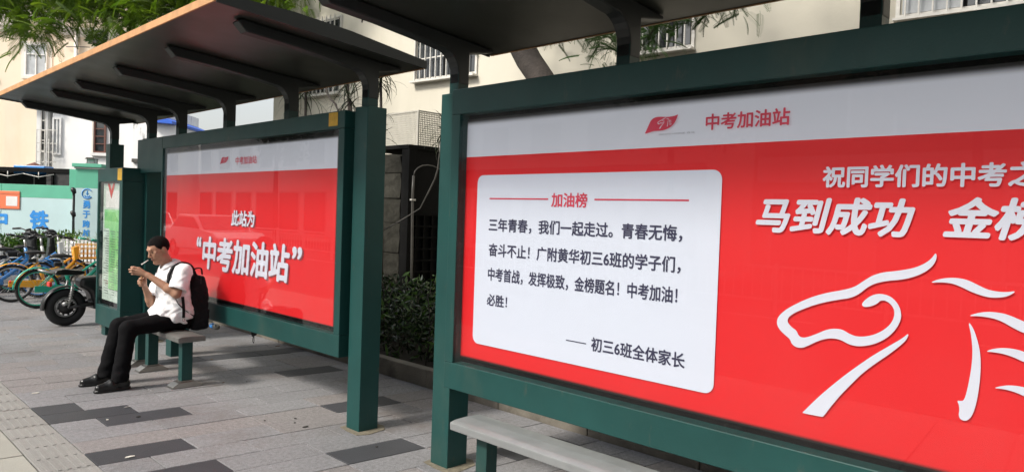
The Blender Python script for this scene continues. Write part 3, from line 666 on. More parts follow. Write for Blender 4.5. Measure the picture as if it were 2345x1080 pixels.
def head(P):
    Q=headlocal(P); d=su(.03,ell_l(Q,(-.005,0,.030),(.092,.072,.085)),ell_l(Q,(.030,0,-.045),(.052,.052,.062)))
    d=su(.02,d,ell_l(Q,(.068,0,-.092),(.020,.024,.018)),rc(Q,(.02,.045,-.06),(.055,.02,-.095),.018,.014),rc(Q,(.02,-.045,-.06),(.055,-.02,-.095),.018,.014))
    d=su(.012,d,rc(Q,(.080,.020,.036),(.078,-.020,.036),.013,.013),rc(Q,(.058,.045,.0),(.064,.036,-.02),.016,.012),rc(Q,(.058,-.045,.0),(.064,-.036,-.02),.016,.012))
    for s in (1,-1): d=np.maximum(d,-(ell_l(Q,(.090,s*.031,.014),(.011,.016,.010))))
    d=su(.006,d,rc(Q,(.083,0,.018),(.104,0,-.020),.008,.0105),ell_l(Q,(.094,.011,-.024),(.009,.008,.007)),ell_l(Q,(.094,-.011,-.024),(.009,.008,.007)))
    d=su(.006,d,ell_l(Q,(.080,0,-.047),(.013,.023,.007)),ell_l(Q,(.078,0,-.060),(.012,.019,.007)))
    for s in (1,-1): d=su(.005,d,ell_l(Q,(-.010,s*.076,.000),(.018,.009,.031)),ell_l(Q,(-.004,s*.074,-.022),(.010,.007,.012)))
    return d
SHL,SHR=(2.475,6.435,.975),(2.465,6.775,.985)
ELL,ELR=(2.405,6.415,.785),(2.325,6.76,.665)
WRL,WRR=(2.215,6.545,.945),(2.245,6.69,.815)
def fingers(base,tips,r=.0085):
    out=[]
    for b,k,t in tips: out.append((b,k,r,r*.95)); out.append((k,t,r*.95,r*.78))
    return out
LH=[]  # left hand cupped round the lighter flame
kn=[(2.150,6.572,1.002),(2.140,6.580,.985),(2.143,6.586,.967),(2.152,6.592,.951)]
mid=[(2.113,6.590,1.012),(2.102,6.600,.992),(2.106,6.606,.971),(2.120,6.610,.953)]
tip=[(2.103,6.622,1.010),(2.090,6.632,.990),(2.096,6.636,.968),(2.112,6.636,.949)]
for a,b,c in zip(kn,mid,tip): LH+=[(WRL,a,.017,.0125),(a,b,.0098,.009),(b,c,.009,.0075)]
LH+=[((2.195,6.565,.965),(2.165,6.612,.992),.013,.011),((2.165,6.612,.992),(2.135,6.632,1.008),.0105,.009)]
RHND=[]  # right hand: fist round the lighter, thumb on top
k2=[(2.218,6.655,.902),(2.205,6.652,.884),(2.205,6.650,.865),(2.212,6.650,.848)]
m2=[(2.182,6.640,.906),(2.170,6.638,.886),(2.172,6.636,.866),(2.182,6.634,.850)]
t2_=[(2.190,6.616,.900),(2.180,6.612,.880),(2.184,6.610,.862),(2.194,6.612,.847)]
for a,b,c in zip(k2,m2,t2_): RHND+=[(WRR,a,.019,.0135),(a,b,.0105,.0098),(b,c,.0098,.0082)]
RHND+=[((2.235,6.668,.87),(2.222,6.630,.918),.014,.0115),((2.222,6.630,.918),(2.198,6.618,.935),.011,.009)]
def body(P):
    neck=su(.03,rc(P,(2.425,6.607,.985),(2.355,6.61,1.10),.056,.052),rc(P,(2.44,6.605,.95),(2.44,6.605,.9),.08,.08))
    d=su(.025,head(P),neck)
    tor=su(.04,rc(P,(2.50,6.605,.60),(2.455,6.605,.90),.085,.085,.62),rc(P,SHL,SHR,.045,.045))
    d=su(.04,d,tor)
    for S_,E_,W_ in ((SHL,ELL,WRL),(SHR,ELR,WRR)):
        mfor=tuple(np.array(E_)*.72+np.array(W_)*.28)
        arm=su(.02,rc(P,S_,E_,.044,.036),rc(P,E_,mfor,.037,.037),rc(P,mfor,W_,.037,.0235)); d=su(.02,d,arm)
    hands=[]
    for a,b,r1,r2 in LH+RHND: hands.append(rc(P,a,b,r1,r2))
    hd_=su(.006,*hands[:len(LH)]); hr=su(.006,*hands[len(LH):])
    d=su(.010,d,hd_); d=su(.010,d,hr)
    for s,kn_,an in ((-.085,(2.04,6.475,.49),(1.965,6.47,.11)),(.085,(2.05,6.735,.485),(1.945,6.745,.10))):
        d=su(.03,d,rc(P,(2.50,6.605+s*.8,.56),kn_,.06,.045),rc(P,kn_,an,.042,.030))
    return d
V,Q=surface_net(body,(1.90,6.34,.05),(2.62,6.88,1.31),.0055)
me=bpy.data.meshes.new('body'); me.from_pydata((V-PO).tolist(),[],Q.tolist()); me.polygons.foreach_set('use_smooth',[True]*len(Q)); me.materials.append(M['skin']); link('body',me,PS)
def pnet(name,fn,lo,hi,h,m,par=None,org=None):
    V,Q=surface_net(fn,lo,hi,h); me=bpy.data.meshes.new(name); me.from_pydata((V-(PO if org is None else org)).tolist(),[],Q.tolist()); me.polygons.foreach_set('use_smooth',[True]*len(Q)); me.materials.append(m)
    return link(name,me,par or PS)
def hairf(P):
    Q=headlocal(P); wig=.0012*np.sin(Q[0]*420+Q[2]*130)*np.sin(Q[1]*390+Q[2]*210)
    d=ell_l(Q,(-.008,0,.037),(.0945,.0748,.0885))+wig
    # hairline: above forehead, round the ear, down to the nape
    front=.052+Q[1]*Q[1]*4
    cut=np.maximum(Q[0]-.012,0)*1.15+.010                       # rises towards the face
    line=np.where(Q[0]>.012,np.minimum(cut*1.0+.035*(Q[0]>.055),.075),np.where(Q[0]>-.03,.018,-.062))
    line=np.where(Q[0]>.045,.070,line)
    d=np.maximum(d,(line-Q[2])*.8)
    return d
pnet('hair',hairf,(2.20,6.48,1.06),(2.45,6.74,1.31),.004,M['hair'])
def brow(P):
    Q=headlocal(P); return np.minimum(rc(Q,(.091,.016,.034),(.078,.046,.037),.0022,.0015),rc(Q,(.091,-.016,.034),(.078,-.046,.037),.0022,.0015))
pnet('eyebrows',brow,(2.20,6.50,1.10),(2.34,6.70,1.26),.002,M['hair'])
for s in (1,-1):
    e=MB().ell(hl(.0775,s*.031,.013)-PO,(.006,.010,.0035),12,8); e.build('eye',M['eye'],PS)
lp=MB(); lp.tube([hl(.084,-.020,-.0535)-PO,hl(.092,0,-.0525)-PO,hl(.084,.020,-.0535)-PO],[.003,.0052,.003],8); lp.build('lips',M['lip'],PS)
def folds(P,a,fx,fy,fz,ph=0):
    return a*(np.sin(P[0]*fx+2.1*np.sin(P[2]*fz*.6+ph)+ph)*np.sin(P[1]*fy+P[2]*fz+1.3*np.sin(P[0]*17+ph)))
def shirtf(P):
    X,Y,Z=P
    d=rc(P,(2.475,6.605,.60),(2.435,6.605,.90),.150,.128,.78)
    d=su(.05,d,rc(P,SHL,SHR,.066,.066),rc(P,(2.44,6.605,.955),(2.425,6.605,1.01),.085,.064))
    d=su(.045,d,rc(P,(2.40,6.60,.575),(2.33,6.60,.60),.085,.075,.55))          # shirt front bunched over the lap
    sl=[]
    for S_,E_ in ((SHL,ELL),(SHR,ELR)):
        S_,E_=np.array(S_),np.array(E_); u=(E_-S_); L_=np.linalg.norm(u); u/=L_; hem=S_+u*L_*.80
        s=rc(P,S_,S_+u*L_*.95,.066,.084)
        s=np.maximum(s,(X-hem[0])*u[0]+(Y-hem[1])*u[1]+(Z-hem[2])*u[2])
        # hollow sleeve mouth
        s=np.maximum(s,-np.maximum(rc(P,S_+u*L_*.5,S_+u*L_*1.1,.052,.074),-((X-hem[0])*u[0]+(Y-hem[1])*u[1]+(Z-hem[2])*u[2])-.045))
        sl.append(s)
    d=su(.022,d,sl[0]); d=su(.022,d,sl[1])
    w=folds(P,.0055,38,30,34)+folds(P,.003,75,60,70,1.7)+.004*np.sin(Z*85+X*30+3*np.sin(Y*22))*np.clip((.82-Z)*5,0,1)
    d=d+w*.7+.0045*np.abs(np.sin(X*30+Z*46+2*np.sin(Y*14)))*np.clip((1.0-Z)*6,0,1)+.003*np.abs(np.sin(Y*40-Z*52+2*np.sin(X*19)))-.0045
    hemz=.512+.012*np.sin(Y*40)+(2.42-X)*.10
    d=np.maximum(d,hemz-Z)
    # neck opening
    ax=((X-2.405)*.45+(Z-1.02)*.89)
    d=np.maximum(d,-rc(P,(2.43,6.607,.97),(2.33,6.607,1.12),.058,.062))
    return d
pnet('shirt',shirtf,(2.14,6.30,.47),(2.68,6.92,1.09),.006,M['shirt'])
# collar: two leaves folded down round the neck
cb=MB(); n=26; inner=[];outer=[];low=[]
nd=np.array([-.42,0,.907]); ncn=np.array([2.402,6.607,1.040]); e1=np.array([-.907,0,-.42]); e2=np.array([0,-1.,0])
for i in range(n+1):
    a=rad(14)+(2*math.pi-rad(28))*i/n; c_=math.cos(a); s_=math.sin(a); front=max(0,c_)**6
    top=ncn+nd*.012+e1*.066*c_+e2*.066*s_-nd*.018*front; lo_=ncn-nd*(.020+.040*front)+e1*(.098+.026*front)*c_+e2*(.096)*s_; mi=ncn+nd*.008+e1*.070*c_+e2*.070*s_-nd*.018*front
    inner.append(ncn-nd*.02+e1*.061*c_+e2*.061*s_-nd*.02*front); outer.append(top); low.append(lo_); 
Vc=[p-PO for p in inner]+[p-PO for p in outer]+[p-PO for p in low]; k=n+1
cb.add(Vc,[(i,i+1,i+1+k,i+k) for i in range(n)]+[(i+k,i+1+k,i+1+2*k,i+2*k) for i in range(n)],True)
co=cb.build('collar',M['shirt'],PS); sm=co.modifiers.new('thick','SOLIDIFY'); sm.thickness=.003
bt=MB()
for i in range(4):
    z=.95-i*.085; x=2.312-.0*i
    bt.ell(np.array([2.298+.004*i,6.600,z])-PO,(.003,.006,.006),8,6)
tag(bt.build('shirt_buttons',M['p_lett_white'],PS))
def trouf(P):
    X,Y,Z=P
    d=rc(P,(2.50,6.545,.560),(2.50,6.665,.560),.108,.108)
    legs=[]
    for hip,kn_,an in (((2.47,6.535,.545),(2.045,6.475,.505),(1.985,6.47,.085)),((2.47,6.68,.545),(2.05,6.735,.497),(1.955,6.745,.080))):
        l=su(.035,rc(P,hip,kn_,.092,.063),rc(P,kn_,an,.064,.067)); l=np.maximum(l,.072+.25*(X-an[0])*.3-Z); legs.append(l)
    d=su(.03,d,np.minimum(legs[0],legs[1]))
    w=folds(P,.0025,24,30,28,.4)+.003*np.sin(Z*70+9*np.sin(X*12+Y*9))*np.clip((.45-Z)*4,0,1)*np.sin(Y*37+X*21)
    return np.maximum(d+w,.452-Z-(X<2.30)*9)
pnet('trousers',trouf,(1.86,6.37,.05),(2.66,6.84,.70),.006,M['trouser'])
def shoe(ax,ay,yaw):
    # local: x forward(-X world)
    c,s=math.cos(yaw),math.sin(yaw)
    def f(P):
        x=-(P[0]-ax)*c-(P[1]-ay)*s; y=-(P[0]-ax)*s*-1*-1+(P[1]-ay)*c; z=P[2]; Q=(x,y,z+0*x)
        u=su(.03,rc(Q,(-.04,0,.045),(.06,0,.052),.038,.042),rc(Q,(.07,0,.042),(.160,0,.034),.044,.032),rc(Q,(-.03,0,.05),(-.01,0,.10),.038,.040))
        sole=np.maximum(su(.02,rc(Q,(-.045,0,.01),(.05,0,.01),.042,.040),rc(Q,(.08,0,.01),(.165,0,.01),.046,.036)),np.maximum(Q[2]-.020,.001-Q[2]))
        u=np.maximum(u,.004-Q[2]); lace=.002*np.sin(x*140)*np.clip((x-.01)*20,0,1)*np.clip((.11-x)*20,0,1)
        return np.maximum(np.minimum(u+lace*(z>.05),sole),Q[2]-.105)
    return f
pnet('shoe',shoe(1.985,6.47,rad(4)),(1.74,6.36,-.004),(2.09,6.58,.12),.0045,M['leather'])
pnet('shoe',shoe(1.955,6.75,rad(-3)),(1.71,6.64,-.004),(2.06,6.86,.12),.0045,M['leather'])
sk=MB(); sk.cyl((1.975-2.45,6.745-6.6,.07),(1.965-2.45,6.745-6.6,.105),.040,16); sk.build('sock',M['shirt'],PS)
# belt buckle hint, cigarette, lighter
cg=MB(); a=np.array([2.232,6.597,1.070]); b=np.array([2.172,6.578,1.034]); cg.cyl(a,b,.0042,10); tag(cg.build('cigarette',M['cig']),'white cigarette held between the lips of the seated man','cigarette')
cg=MB(); cg.tube([(2.192,6.628,.862),(2.190,6.627,.925)],[.0075,.0075],10); cg.tube([(2.190,6.627,.925),(2.190,6.627,.938)],[.006,.006],10); tag(cg.build('lighter',M['lighter']),'small amber lighter held upright in the fist of the seated man','lighter')
# ---- backpack
BO=np.array([2.66,6.61,.45]); BP=thing('backpack','black nylon backpack with loose strap worn by the seated man','backpack',tuple(BO))
def bagf(P):
    X,Y,Z=P; xc=2.618+.02*np.sin((Z-.4)*5)
    hx=.046*np.clip(1.15-np.maximum(Z-.70,0)*2.4,.2,1); hy=.130*np.clip(1.12-np.maximum(Z-.72,0)*1.8,.2,1)
    qx,qy,qz=np.abs(X-xc-.02*(Z<.62))-hx,np.abs(Y-6.62)-hy,np.abs(Z-.685)-.215
    d=np.sqrt(np.maximum(qx,0)**2+np.maximum(qy,0)**2+np.maximum(qz,0)**2)+np.minimum(np.maximum(np.maximum(qx,qy),qz),0)-.030
    d=su(.02,d,rc(P,(2.668,6.54,.56),(2.668,6.70,.56),.036,.036)+0*d)
    return d+folds(P,.004,40,36,44,.9)+folds(P,.002,90,80,95,.3)
pnet('bag_body',bagf,(2.53,6.42,.40),(2.82,6.82,.98),.007,M['bag'],BP,BO)
def ribbon(name,pts,w,th,m,par,org,side=(0,1,0)):
    mb=MB(); pts=[np.array(p,float) for p in pts]; 
    # Catmull-Rom refine
    R=[]
    for i in range(len(pts)-1):
        p0=pts[max(i-1,0)];p1=pts[i];p2=pts[i+1];p3=pts[min(i+2,len(pts)-1)]
        for t in np.linspace(0,1,7)[:-1]: R.append(.5*((2*p1)+(-p0+p2)*t+(2*p0-5*p1+4*p2-p3)*t*t+(-p0+3*p1-3*p2+p3)*t**3))
    R.append(pts[-1]); V=[];k=len(R); sdv=np.array(side,float)
    for i,p in enumerate(R):
        t=R[min(i+1,k-1)]-R[max(i-1,0)]; t/=np.linalg.norm(t); s=sdv-t*np.dot(sdv,t); s/=np.linalg.norm(s); nn=np.cross(t,s)
        ww=w(i/(k-1)) if callable(w) else w
        for a,b in ((-1,-1),(1,-1),(1,1),(-1,1)): V.append(p+s*a*ww/2+nn*b*th/2-org)
    Fc=[]
    for i in range(k-1):
        for j in range(4): Fc.append((i*4+j,i*4+(j+1)%4,(i+1)*4+(j+1)%4,(i+1)*4+j))
    Fc+=[(3,2,1,0),tuple((k-1)*4+j for j in range(4))]
    mb.add(V,Fc); return mb.build(name,m,par,bevel=.003)
ribbon('shoulder_strap',[(2.60,6.50,.93),(2.555,6.488,1.02),(2.48,6.482,1.052),(2.405,6.480,1.018),(2.362,6.472,.945),(2.352,6.458,.87)],lambda t:.052-.008*t,.014,M['bag'],BP,BO)
ribbon('webbing',[(2.352,6.458,.875),(2.385,6.425,.79),(2.42,6.405,.70),(2.50,6.425,.63),(2.60,6.47,.56)],.026,.005,M['bag'],BP,BO,(.3,1,.3))
ribbon('strap_end',[(2.452,6.395,.76),(2.462,6.392,.66),(2.462,6.390,.575)],.026,.005,M['bag'],BP,BO,(1,0,0))
ribbon('shoulder_strap',[(2.60,6.72,.93),(2.55,6.735,1.02),(2.47,6.735,1.055),(2.40,6.735,1.02),(2.36,6.74,.94),(2.40,6.77,.84)],.05,.014,M['bag'],BP,BO)
ribbon('top_handle',[(2.60,6.58,.945),(2.62,6.57,.985),(2.68,6.58,.985),(2.70,6.60,.93)],.022,.010,M['bag'],BP,BO)
rg=MB(); rg.ring(np.array((2.462,6.388,.558))-BO,.011,.0025,'y',16,6); rg.build('strap_ring',M['chrome'],BP)
zp=MB(); zp.tube([np.array(p)-BO for p in ((2.62,6.470,.50),(2.63,6.468,.70),(2.64,6.478,.86),(2.65,6.50,.925))],.004,6); zp.build('zip',M['blackplastic'],BP)
# ---- bottle lying behind the bench
bt_=thing('drink_bottle','small blue and silver bottle lying by the backpack behind the bench','bottle',(2.76,6.62,.50))
p=onx(490,746,2.92); bt_.location=(2.92,float(p[1]),float(p[2]))
MB().tube([(0,.06,0),(0,.05,0),(0,-.02,0)],[.020,.026,.026],14).build('bottle_body',M['bblue'],bt_); MB().tube([(0,-.021,0),(0,-.075,0)],[.0265,.0265],14).build('bottle_band',M['chrome'],bt_); MB().tube([(0,.06,0),(0,.078,0)],[.012,.012],10).build('bottle_cap',M['white'],bt_)
# ================================================================ PLACES FAR LEFT: frame turned 45 degrees to the street
FW=np.array([.7143,.6998,0]); RT=np.array([.6998,-.7143,0])
def hy(px): return 457+.034*px
def dg(px,zc,py=None):             # point at depth zc on the axis of view; returns world x, y, z
    p=FW*zc+RT*((px-CX)/F*zc); z=0 if py is None else H+(hy(px)-py)*zc/F
    return np.array([p[0],p[1],z])
RZ=math.atan2(-.7143,.6998)        # local x along RT (rightwards), local y away from the camera
def local(zc,px0=0): p=dg(px0,zc); return (p[0],p[1],0)
class LF:
    """local frame on the turned building line"""
    def __init__(s,zc,px0): s.zc=zc; s.p=dg(px0,zc); s.px0=px0
    def x(s,px): return (px-s.px0)/F*s.zc
    def z(s,px,py): return H+(hy(px)-py)*s.zc/F
# ---- site hoarding
h=LF(22,0); HO=thing('site_hoarding','pale blue site hoarding with mint top band and blue lettering behind the bikes','hoarding',tuple(h.p),RZ)
xr=h.x(166); n=7; pw=2.2
for i in range(n):
    x1=xr-i*pw; MB().box(x1-pw+.006,x1-.006,0,.05,0,1.645).build('panel',M['hoard'],HO,.004); MB().box(x1-pw+.006,x1-.006,-.004,.052,1.648,2.045).build('top_band',M['mint'],HO,.004)
MB().box(xr-n*pw,xr,.055,.11,.1,.2).build('rail',M['bar'],HO)
def ldg(name,s,m,par,x0,x1,z0,z1,y,bold=.03): return letter(name,s,M[m],par,(x0,y,z0),(1,0,0),(0,0,1),x1-x0,z1-z0,bold=bold)
ldg('lettering','铁','blueprint',HO,h.x(67),h.x(111),h.z(80,525),h.z(80,481),-.008,.04)
ldg('lettering','中','blueprint',HO,h.x(-26),h.x(17),h.z(0,525),h.z(0,481),-.008,.04)
nb=MB().box(h.x(-30),h.x(45),-.03,-.010,h.z(20,478),h.z(20,437)).build('notice_board',M['orange'],HO,.01)
MB().box(h.x(-29),h.x(44),-.033,-.031,h.z(20,444.5),h.z(20,443.7)).build('notice_rule',M['lip'],HO)
MB().box(h.x(14),h.x(40),-.033,-.031,h.z(20,471),h.z(20,449)).build('blank_square',M['white'],HO)
# ---- gate pillar
pp=LF(21.6,197); PI_=thing('gate_pillar','mint and white gate pillar with capped top, round emblem and vertical blue writing','pillar',tuple(pp.p),RZ+.12)
xa,xb=pp.x(172),pp.x(227)
MB().box(xa,xb,0,.62,0,pp.z(197,431)).build('shaft',M['hoard'],PI_,.006); MB().box(xa-.001,xb+.001,-.002,.622,pp.z(197,431),pp.z(197,387)).build('upper_shaft',M['mint'],PI_,.006)
zt=pp.z(197,387); MB().box(xa-.03,xb+.03,-.03,.65,zt+.001,zt+.05).build('cap',M['white'],PI_,.004); MB().box(xa-.07,xb+.05,-.09,.70,zt+.051,zt+.16).build('cap',M['mint'],PI_,.01)
MB().box(xa-.22,xa-.002,.10,.5,1.98,zt-.02).build('side_block',M['mint'],PI_,.01)
for i,(ch,a,b) in enumerate((('勇',459,477),('于',482,499),('跨',504,521),('越',525,541))): ldg('lettering',ch,'blueprint',PI_,pp.x(189),pp.x(205),pp.z(197,b),pp.z(197,a),-.006,.03)
e=MB(); cx,cz=pp.x(198),pp.z(197,443.5); e.ring((cx,-.006,cz),.145,.014,'y',30,6,a0=rad(35),a1=rad(325)); e.ring((cx,-.006,cz-.02),.075,.010,'y',20,6,a0=rad(200),a1=rad(340)); e.box(cx-.012,cx+.012,-.01,-.004,cz-.05,cz+.10); e.box(cx-.07,cx+.07,-.01,-.004,cz-.10,cz-.075); e.box(cx-.045,cx+.045,-.01,-.004,cz+.0,cz+.018); e.build('round_emblem',M['blueprint'],PI_)
LT=thing('pillar_lantern','small square lantern standing on the mint gate pillar cap','lantern',tuple(pp.p+np.array([0,0,zt+.161])),RZ+.12)
MB().box(-.13,.13,.18,.44,0,.03).build('lantern_base',M['pipe'],LT); MB().box(-.10,.10,.21,.41,.031,.15).build('lantern_glass',M['glass_pale'],LT)
for a in (-.11,.10):
    for b in (.20,.41): MB().box(a,a+.012,b,b+.012,.031,.15).build('corner_bar',M['pipe'],LT)
MB().prism([(-.15,.151),(.15,.151),(.09,.20),(-.09,.20)],'y',.15,.47).build('lantern_roof',M['pipe'],LT)
# thin pole with dark lamp heads in front of hoarding
pl=LF(21.2,166); PO_=thing('cable_pole','thin dark pole with two black boxes where hoarding meets pillar','pole',tuple(pl.p),RZ)
MB().cyl((0,0,0),(0,0,pl.z(166,432)),.02,8).build('pole_rod',M['blackplastic'],PO_)
for y in (437,490): z=pl.z(166,y); MB().tube([(-.03,0,z+.09),(0,0,z+.03),(.03,0,z-.05),(.0,0,z-.12)],[.05,.075,.06,.02],8).build('box_head',M['blackplastic'],PO_)
# ---- dark awning behind hoarding
aw=LF(23,0); A=thing('dark_awning','long dark flat awning with thin steel trusses behind the hoarding','awning',tuple(aw.p),RZ)
x0,x1=aw.x(-160),aw.x(155); za,zb_=aw.z(80,422),aw.z(80,389)
MB().box(x0,x1,.3,2.5,zb_-.02,zb_+.06).build('awning_top',M['net'],A); MB().box(x0,x1,1.8,1.9,.0,zb_-.03).build('back_sheet',M['net'],A); MB().box(x1-.9,x1,.28,.30,1.9,zb_-.03).build('end_sheet',M['net'],A); MB().box(x0,x1,.24,.29,zb_-.06,zb_+.075).build('front_rail',M['darkmetal'],A)
for k in range(6):
    xx=x1-1.1-k*1.0; MB().tube([(xx-.5,.2,zb_-.12),(xx,.2,zb_-.22),(xx+.5,.2,zb_-.12)],.012,6).build('truss_rod',M['bar'],A); MB().cyl((xx,.2,zb_-.06),(xx,.2,zb_-.28),.014,6).build('truss_rod',M['bar'],A)
for k in range(5): xx=x1-.7-k*2.2; MB().box(xx,xx+.06,.2,.26,0,zb_-.07).build('awning_post',M['darkmetal'],A)
def wbox(par,x0,x1,z0,z1,fm,gm,mull=1,cross=(.68,),d=.07,bars=0,fw=.06,sill=None):
    w=MB()
    w.box(x0-fw,x0,-d,-.002,z0-fw,z1+fw); w.box(x1,x1+fw,-d,-.002,z0-fw,z1+fw); w.box(x0+.0005,x1-.0005,-d,-.002,z1,z1+fw); w.box(x0+.0005,x1-.0005,-d,-.002,z0-fw,z0)
    for k in range(mull): xx=x0+(x1-x0)*(k+1)/(mull+1); w.box(xx-.02,xx+.02,-d+.015,-.006,z0+.0005,z1-.0005)
    o=w.build('window',M[fm],par)
    MB().box(x0+.001,x1-.001,-.012,-.004,z0+.001,z1-.001).build('pane',M[gm],o)
    for c in cross:
        zz=z0+(z1-z0)*c; MB().box(x0+.001,x1-.001,-d+.01,-.014,zz-.018,zz+.018).build('glazing_bar',M[fm],o)
    if sill: MB().box(x0-.14,x1+.14,-.14,-.001,z0-fw-.12,z0-fw-.003).build('sill',M[sill],o)
    if bars:
        for k in range(bars): xx=x0+(x1-x0)*(k+.5)/bars; MB().box(xx-.012,xx+.012,-.16,-.14,z0-.05,z1+.05).build('bar',M['bar'],o)
        for q in (.1,.4,.7,.95): zz=z0+(z1-z0)*q; MB().box(x0-.03,x1+.03,-.138,-.12,zz-.012,zz+.012).build('bar',M['bar'],o)
    return o
# ---- peach house
p=LF(31,60); PH=thing('peach_house','tall peach rendered house with moulded cornice and white window, upper left','house',tuple(p.p),RZ+.10)
xl,xr=p.x(-420),p.x(345); 
MB().box(xl,p.x(158),0,8,0,12.5).build('wall',M['peach'],PH); MB().box(p.x(158)+.01,xr,-.9,1.5,0,12.2).build('wing_wall',M['peach'],PH)
def cornice(x0,x1,y,z):
    m_=MB(); m_.prism([(y-.10,z-.20),(y-.001,z-.24),(y-.001,z+.12),(y-.26,z+.12),(y-.26,z+.05),(y-.18,z-.02),(y-.16,z-.10)],'x',x0,x1); m_.build('cornice',M['stucco_trim'],PH)
cornice(xl,p.x(157),0,p.z(20,68)); cornice(p.x(158),xr,-.9,p.z(180,84)); cornice(xl,p.x(157),0,p.z(20,8)); cornice(p.x(158)+.01,xr,-.9,p.z(180,-40))
MB().box(xl,p.x(158),-.02,-.001,p.z(20,66)+.13,p.z(20,10)-.25).build('upper_band',M['stucco_trim'],PH)
wbox(PH,p.x(56),p.x(97),p.z(75,174),p.z(75,107),'white','glass_pale',1,(.70,),.07,sill='stucco_trim')
MB().box(p.x(44),p.x(110),-.035,-.0015,p.z(75,182),p.z(75,98)).build('surround',M['stucco_trim'],PH)
for o_ in [c for c in PH.children if c.name.startswith('window')]: o_.location=(0,-.036,0)
wbox(PH,p.x(-60),p.x(-18),p.z(0,174),p.z(0,107),'white','glass_pale',1,(.70,),.07,sill='stucco_trim')
dp=MB(); X_=p.x(187); dp.cyl((X_,-1.02,0),(X_,-1.02,p.z(187,95)),.075,12); dp.build('downpipe',M['stucco_trim'],PH); MB().tube([(X_,-1.02,p.z(187,95)),(X_,-1.02,p.z(187,86)),(X_,-1.02,p.z(187,83))],[.08,.19,.2],12).build('hopper',M['stucco_trim'],PH)
MB().box(p.x(222),p.x(250),-1.25,-.91,p.z(230,112),p.z(230,106)).build('ledge',M['pipe'],PH)
MB().tube([(p.x(165),-.97,p.z(165,119)),(p.x(187),-1.1,p.z(187,120)),(p.x(215),-.97,p.z(215,119))],.02,5).build('cable',M['pipe'],PH)
cl=[(p.x(234),-1.15,p.z(234,98),.35,.25,.35)]; V,T=leaf_cloud(cl,160,.28,(1,.3),.2,9); np_mesh('sprouting_weed',V,T,M['leafdark'],PH)
# lower peach wall details: brown window, louvres, vent hole
wbox(PH,p.x(49),p.x(80),p.z(65,342),p.z(65,258),'wood','glass_win',1,(.2,.4,.6,.8),.07,sill='stucco_trim')
MB().box(p.x(38),p.x(86),-.4,-.001,p.z(65,247),p.z(65,240)).build('canopy',M['stucco_trim'],PH)
for k in range(9): z=p.z(60,347)-.02-k*.062; MB().box(p.x(32),p.x(80),-.42,-.38,z-.035,z).build('louvre_slat',mat('rusty_slat',(.30,.20,.13),.7) if k==0 else bpy.data.materials['rusty_slat'],PH)
MB().cyl((p.x(26),-.03,p.z(26,294)),(p.x(26),.02,p.z(26,294)),.07,14).build('vent_hole',M['pipe'],PH)
# ---- white house in front
w=LF(28,238); WH=thing('white_house','white rendered low house with brown windows and black drain stains','house',tuple(w.p),RZ+.05)
ztop=w.z(200,228)
MB().box(w.x(120),w.x(300),0,6,0,ztop).build('wall',M['whitewall'],WH)
stn=mat('stained_white_render',(.86,.86,.85),.85,0,.03,.8); add_dirt(stn,(.10,.10,.10),.53,.66,1.6,.85,(1.3,1.3,.35))
MB().box(w.x(300)+.005,w.x(333),-.10,5,0,ztop).build('stained_bay',stn,WH); MB().box(w.x(333)+.01,w.x(392),.0,5,0,w.z(370,279)).build('low_wall',M['whitewall'],WH)
MB().box(w.x(-30),w.x(120),1.2,6,0,ztop-.1).build('rear_wall',M['peach'],WH)
MB().box(w.x(60),w.x(124),-.35,1.19,w.z(95,242),w.z(95,235)).build('balcony_slab',M['pipe'],WH)
wbox(WH,w.x(216),w.x(236),w.z(225,347),w.z(225,262),'wood','glass_win',0,(.2,.4,.6,.8),.07,sill='white')
MB().box(w.x(212)-.05,w.x(214)-.02,-.09,-.001,w.z(225,350),w.z(225,255)).build('window_jamb',M['stucco_trim'],WH)
wbox(WH,w.x(120)+.08,w.x(137),w.z(128,352),w.z(128,275),'white','glass_pale',1,(),.07)
MB().box(w.x(86),w.x(96),-.05,1.1,0,w.z(90,246)).build('bay_post',M['white'],WH); MB().box(w.x(105),w.x(110),-.05,1.1,0,w.z(105,246)).build('bay_post',M['white'],WH)
for k in range(5): xx=w.x(92+k*9); MB().box(xx-.015,xx+.015,-.22,-.20,w.z(105,388),w.z(105,300+20*(k>2))).build('bar',M['bar'],WH)
for y in (300,330,350,372): MB().box(w.x(90),w.x(135),-.199,-.18,w.z(110,y)-.015,w.z(110,y)+.015).build('bar',M['bar'],WH)
wbox(WH,w.x(97),w.x(104),w.z(100,345),w.z(100,255),'bar','glass_win',0,(.25,.5,.75),.05); 
br=MB(); br.prism([(w.x(336),w.z(345,281)+.0),(w.x(395),w.z(390,286)),(w.x(395),w.z(390,280)),(w.x(352),w.z(350,262))],'y',-.4,4); o_=br.build('blue_roof',M['blueroof'],WH)
MB().box(w.x(302),w.x(332),-.22,-.101,w.z(310,372),w.z(310,364)).build('meter_box',M['pipe'],WH)
# blue crate shelf + parasol top peeking over awning
MB().box(0,1.05,0,.5,0,.28).build('blue_tarp_bundle',M['bblue'],None,.02,tuple(dg(28,24.2,386))); tb=bpy.data.objects['blue_tarp_bundle']; tb.rotation_euler=(0,0,RZ); tb.location.z-=.16; tag(tb,'blue tarp bundle lying on the dark awning under the brown window','tarp')
um=thing('small_parasol','small faded brown parasol top showing above the dark awning','parasol',tuple(dg(76,24.6,388)),RZ); um.location.z-=.3
c=MB(); 
pts=[(0,0,.55)]+[(math.cos(rad(i*30))*.42,math.sin(rad(i*30))*.42,.36-.03*(i%2)) for i in range(12)]
c.add(pts,[(0,i+1,(i+1)%12+1) for i in range(12)]); c.build('canopy',M['wood'],um); MB().cyl((0,0,-.4),(0,0,.56),.02,6).build('pole',M['bar'],um)
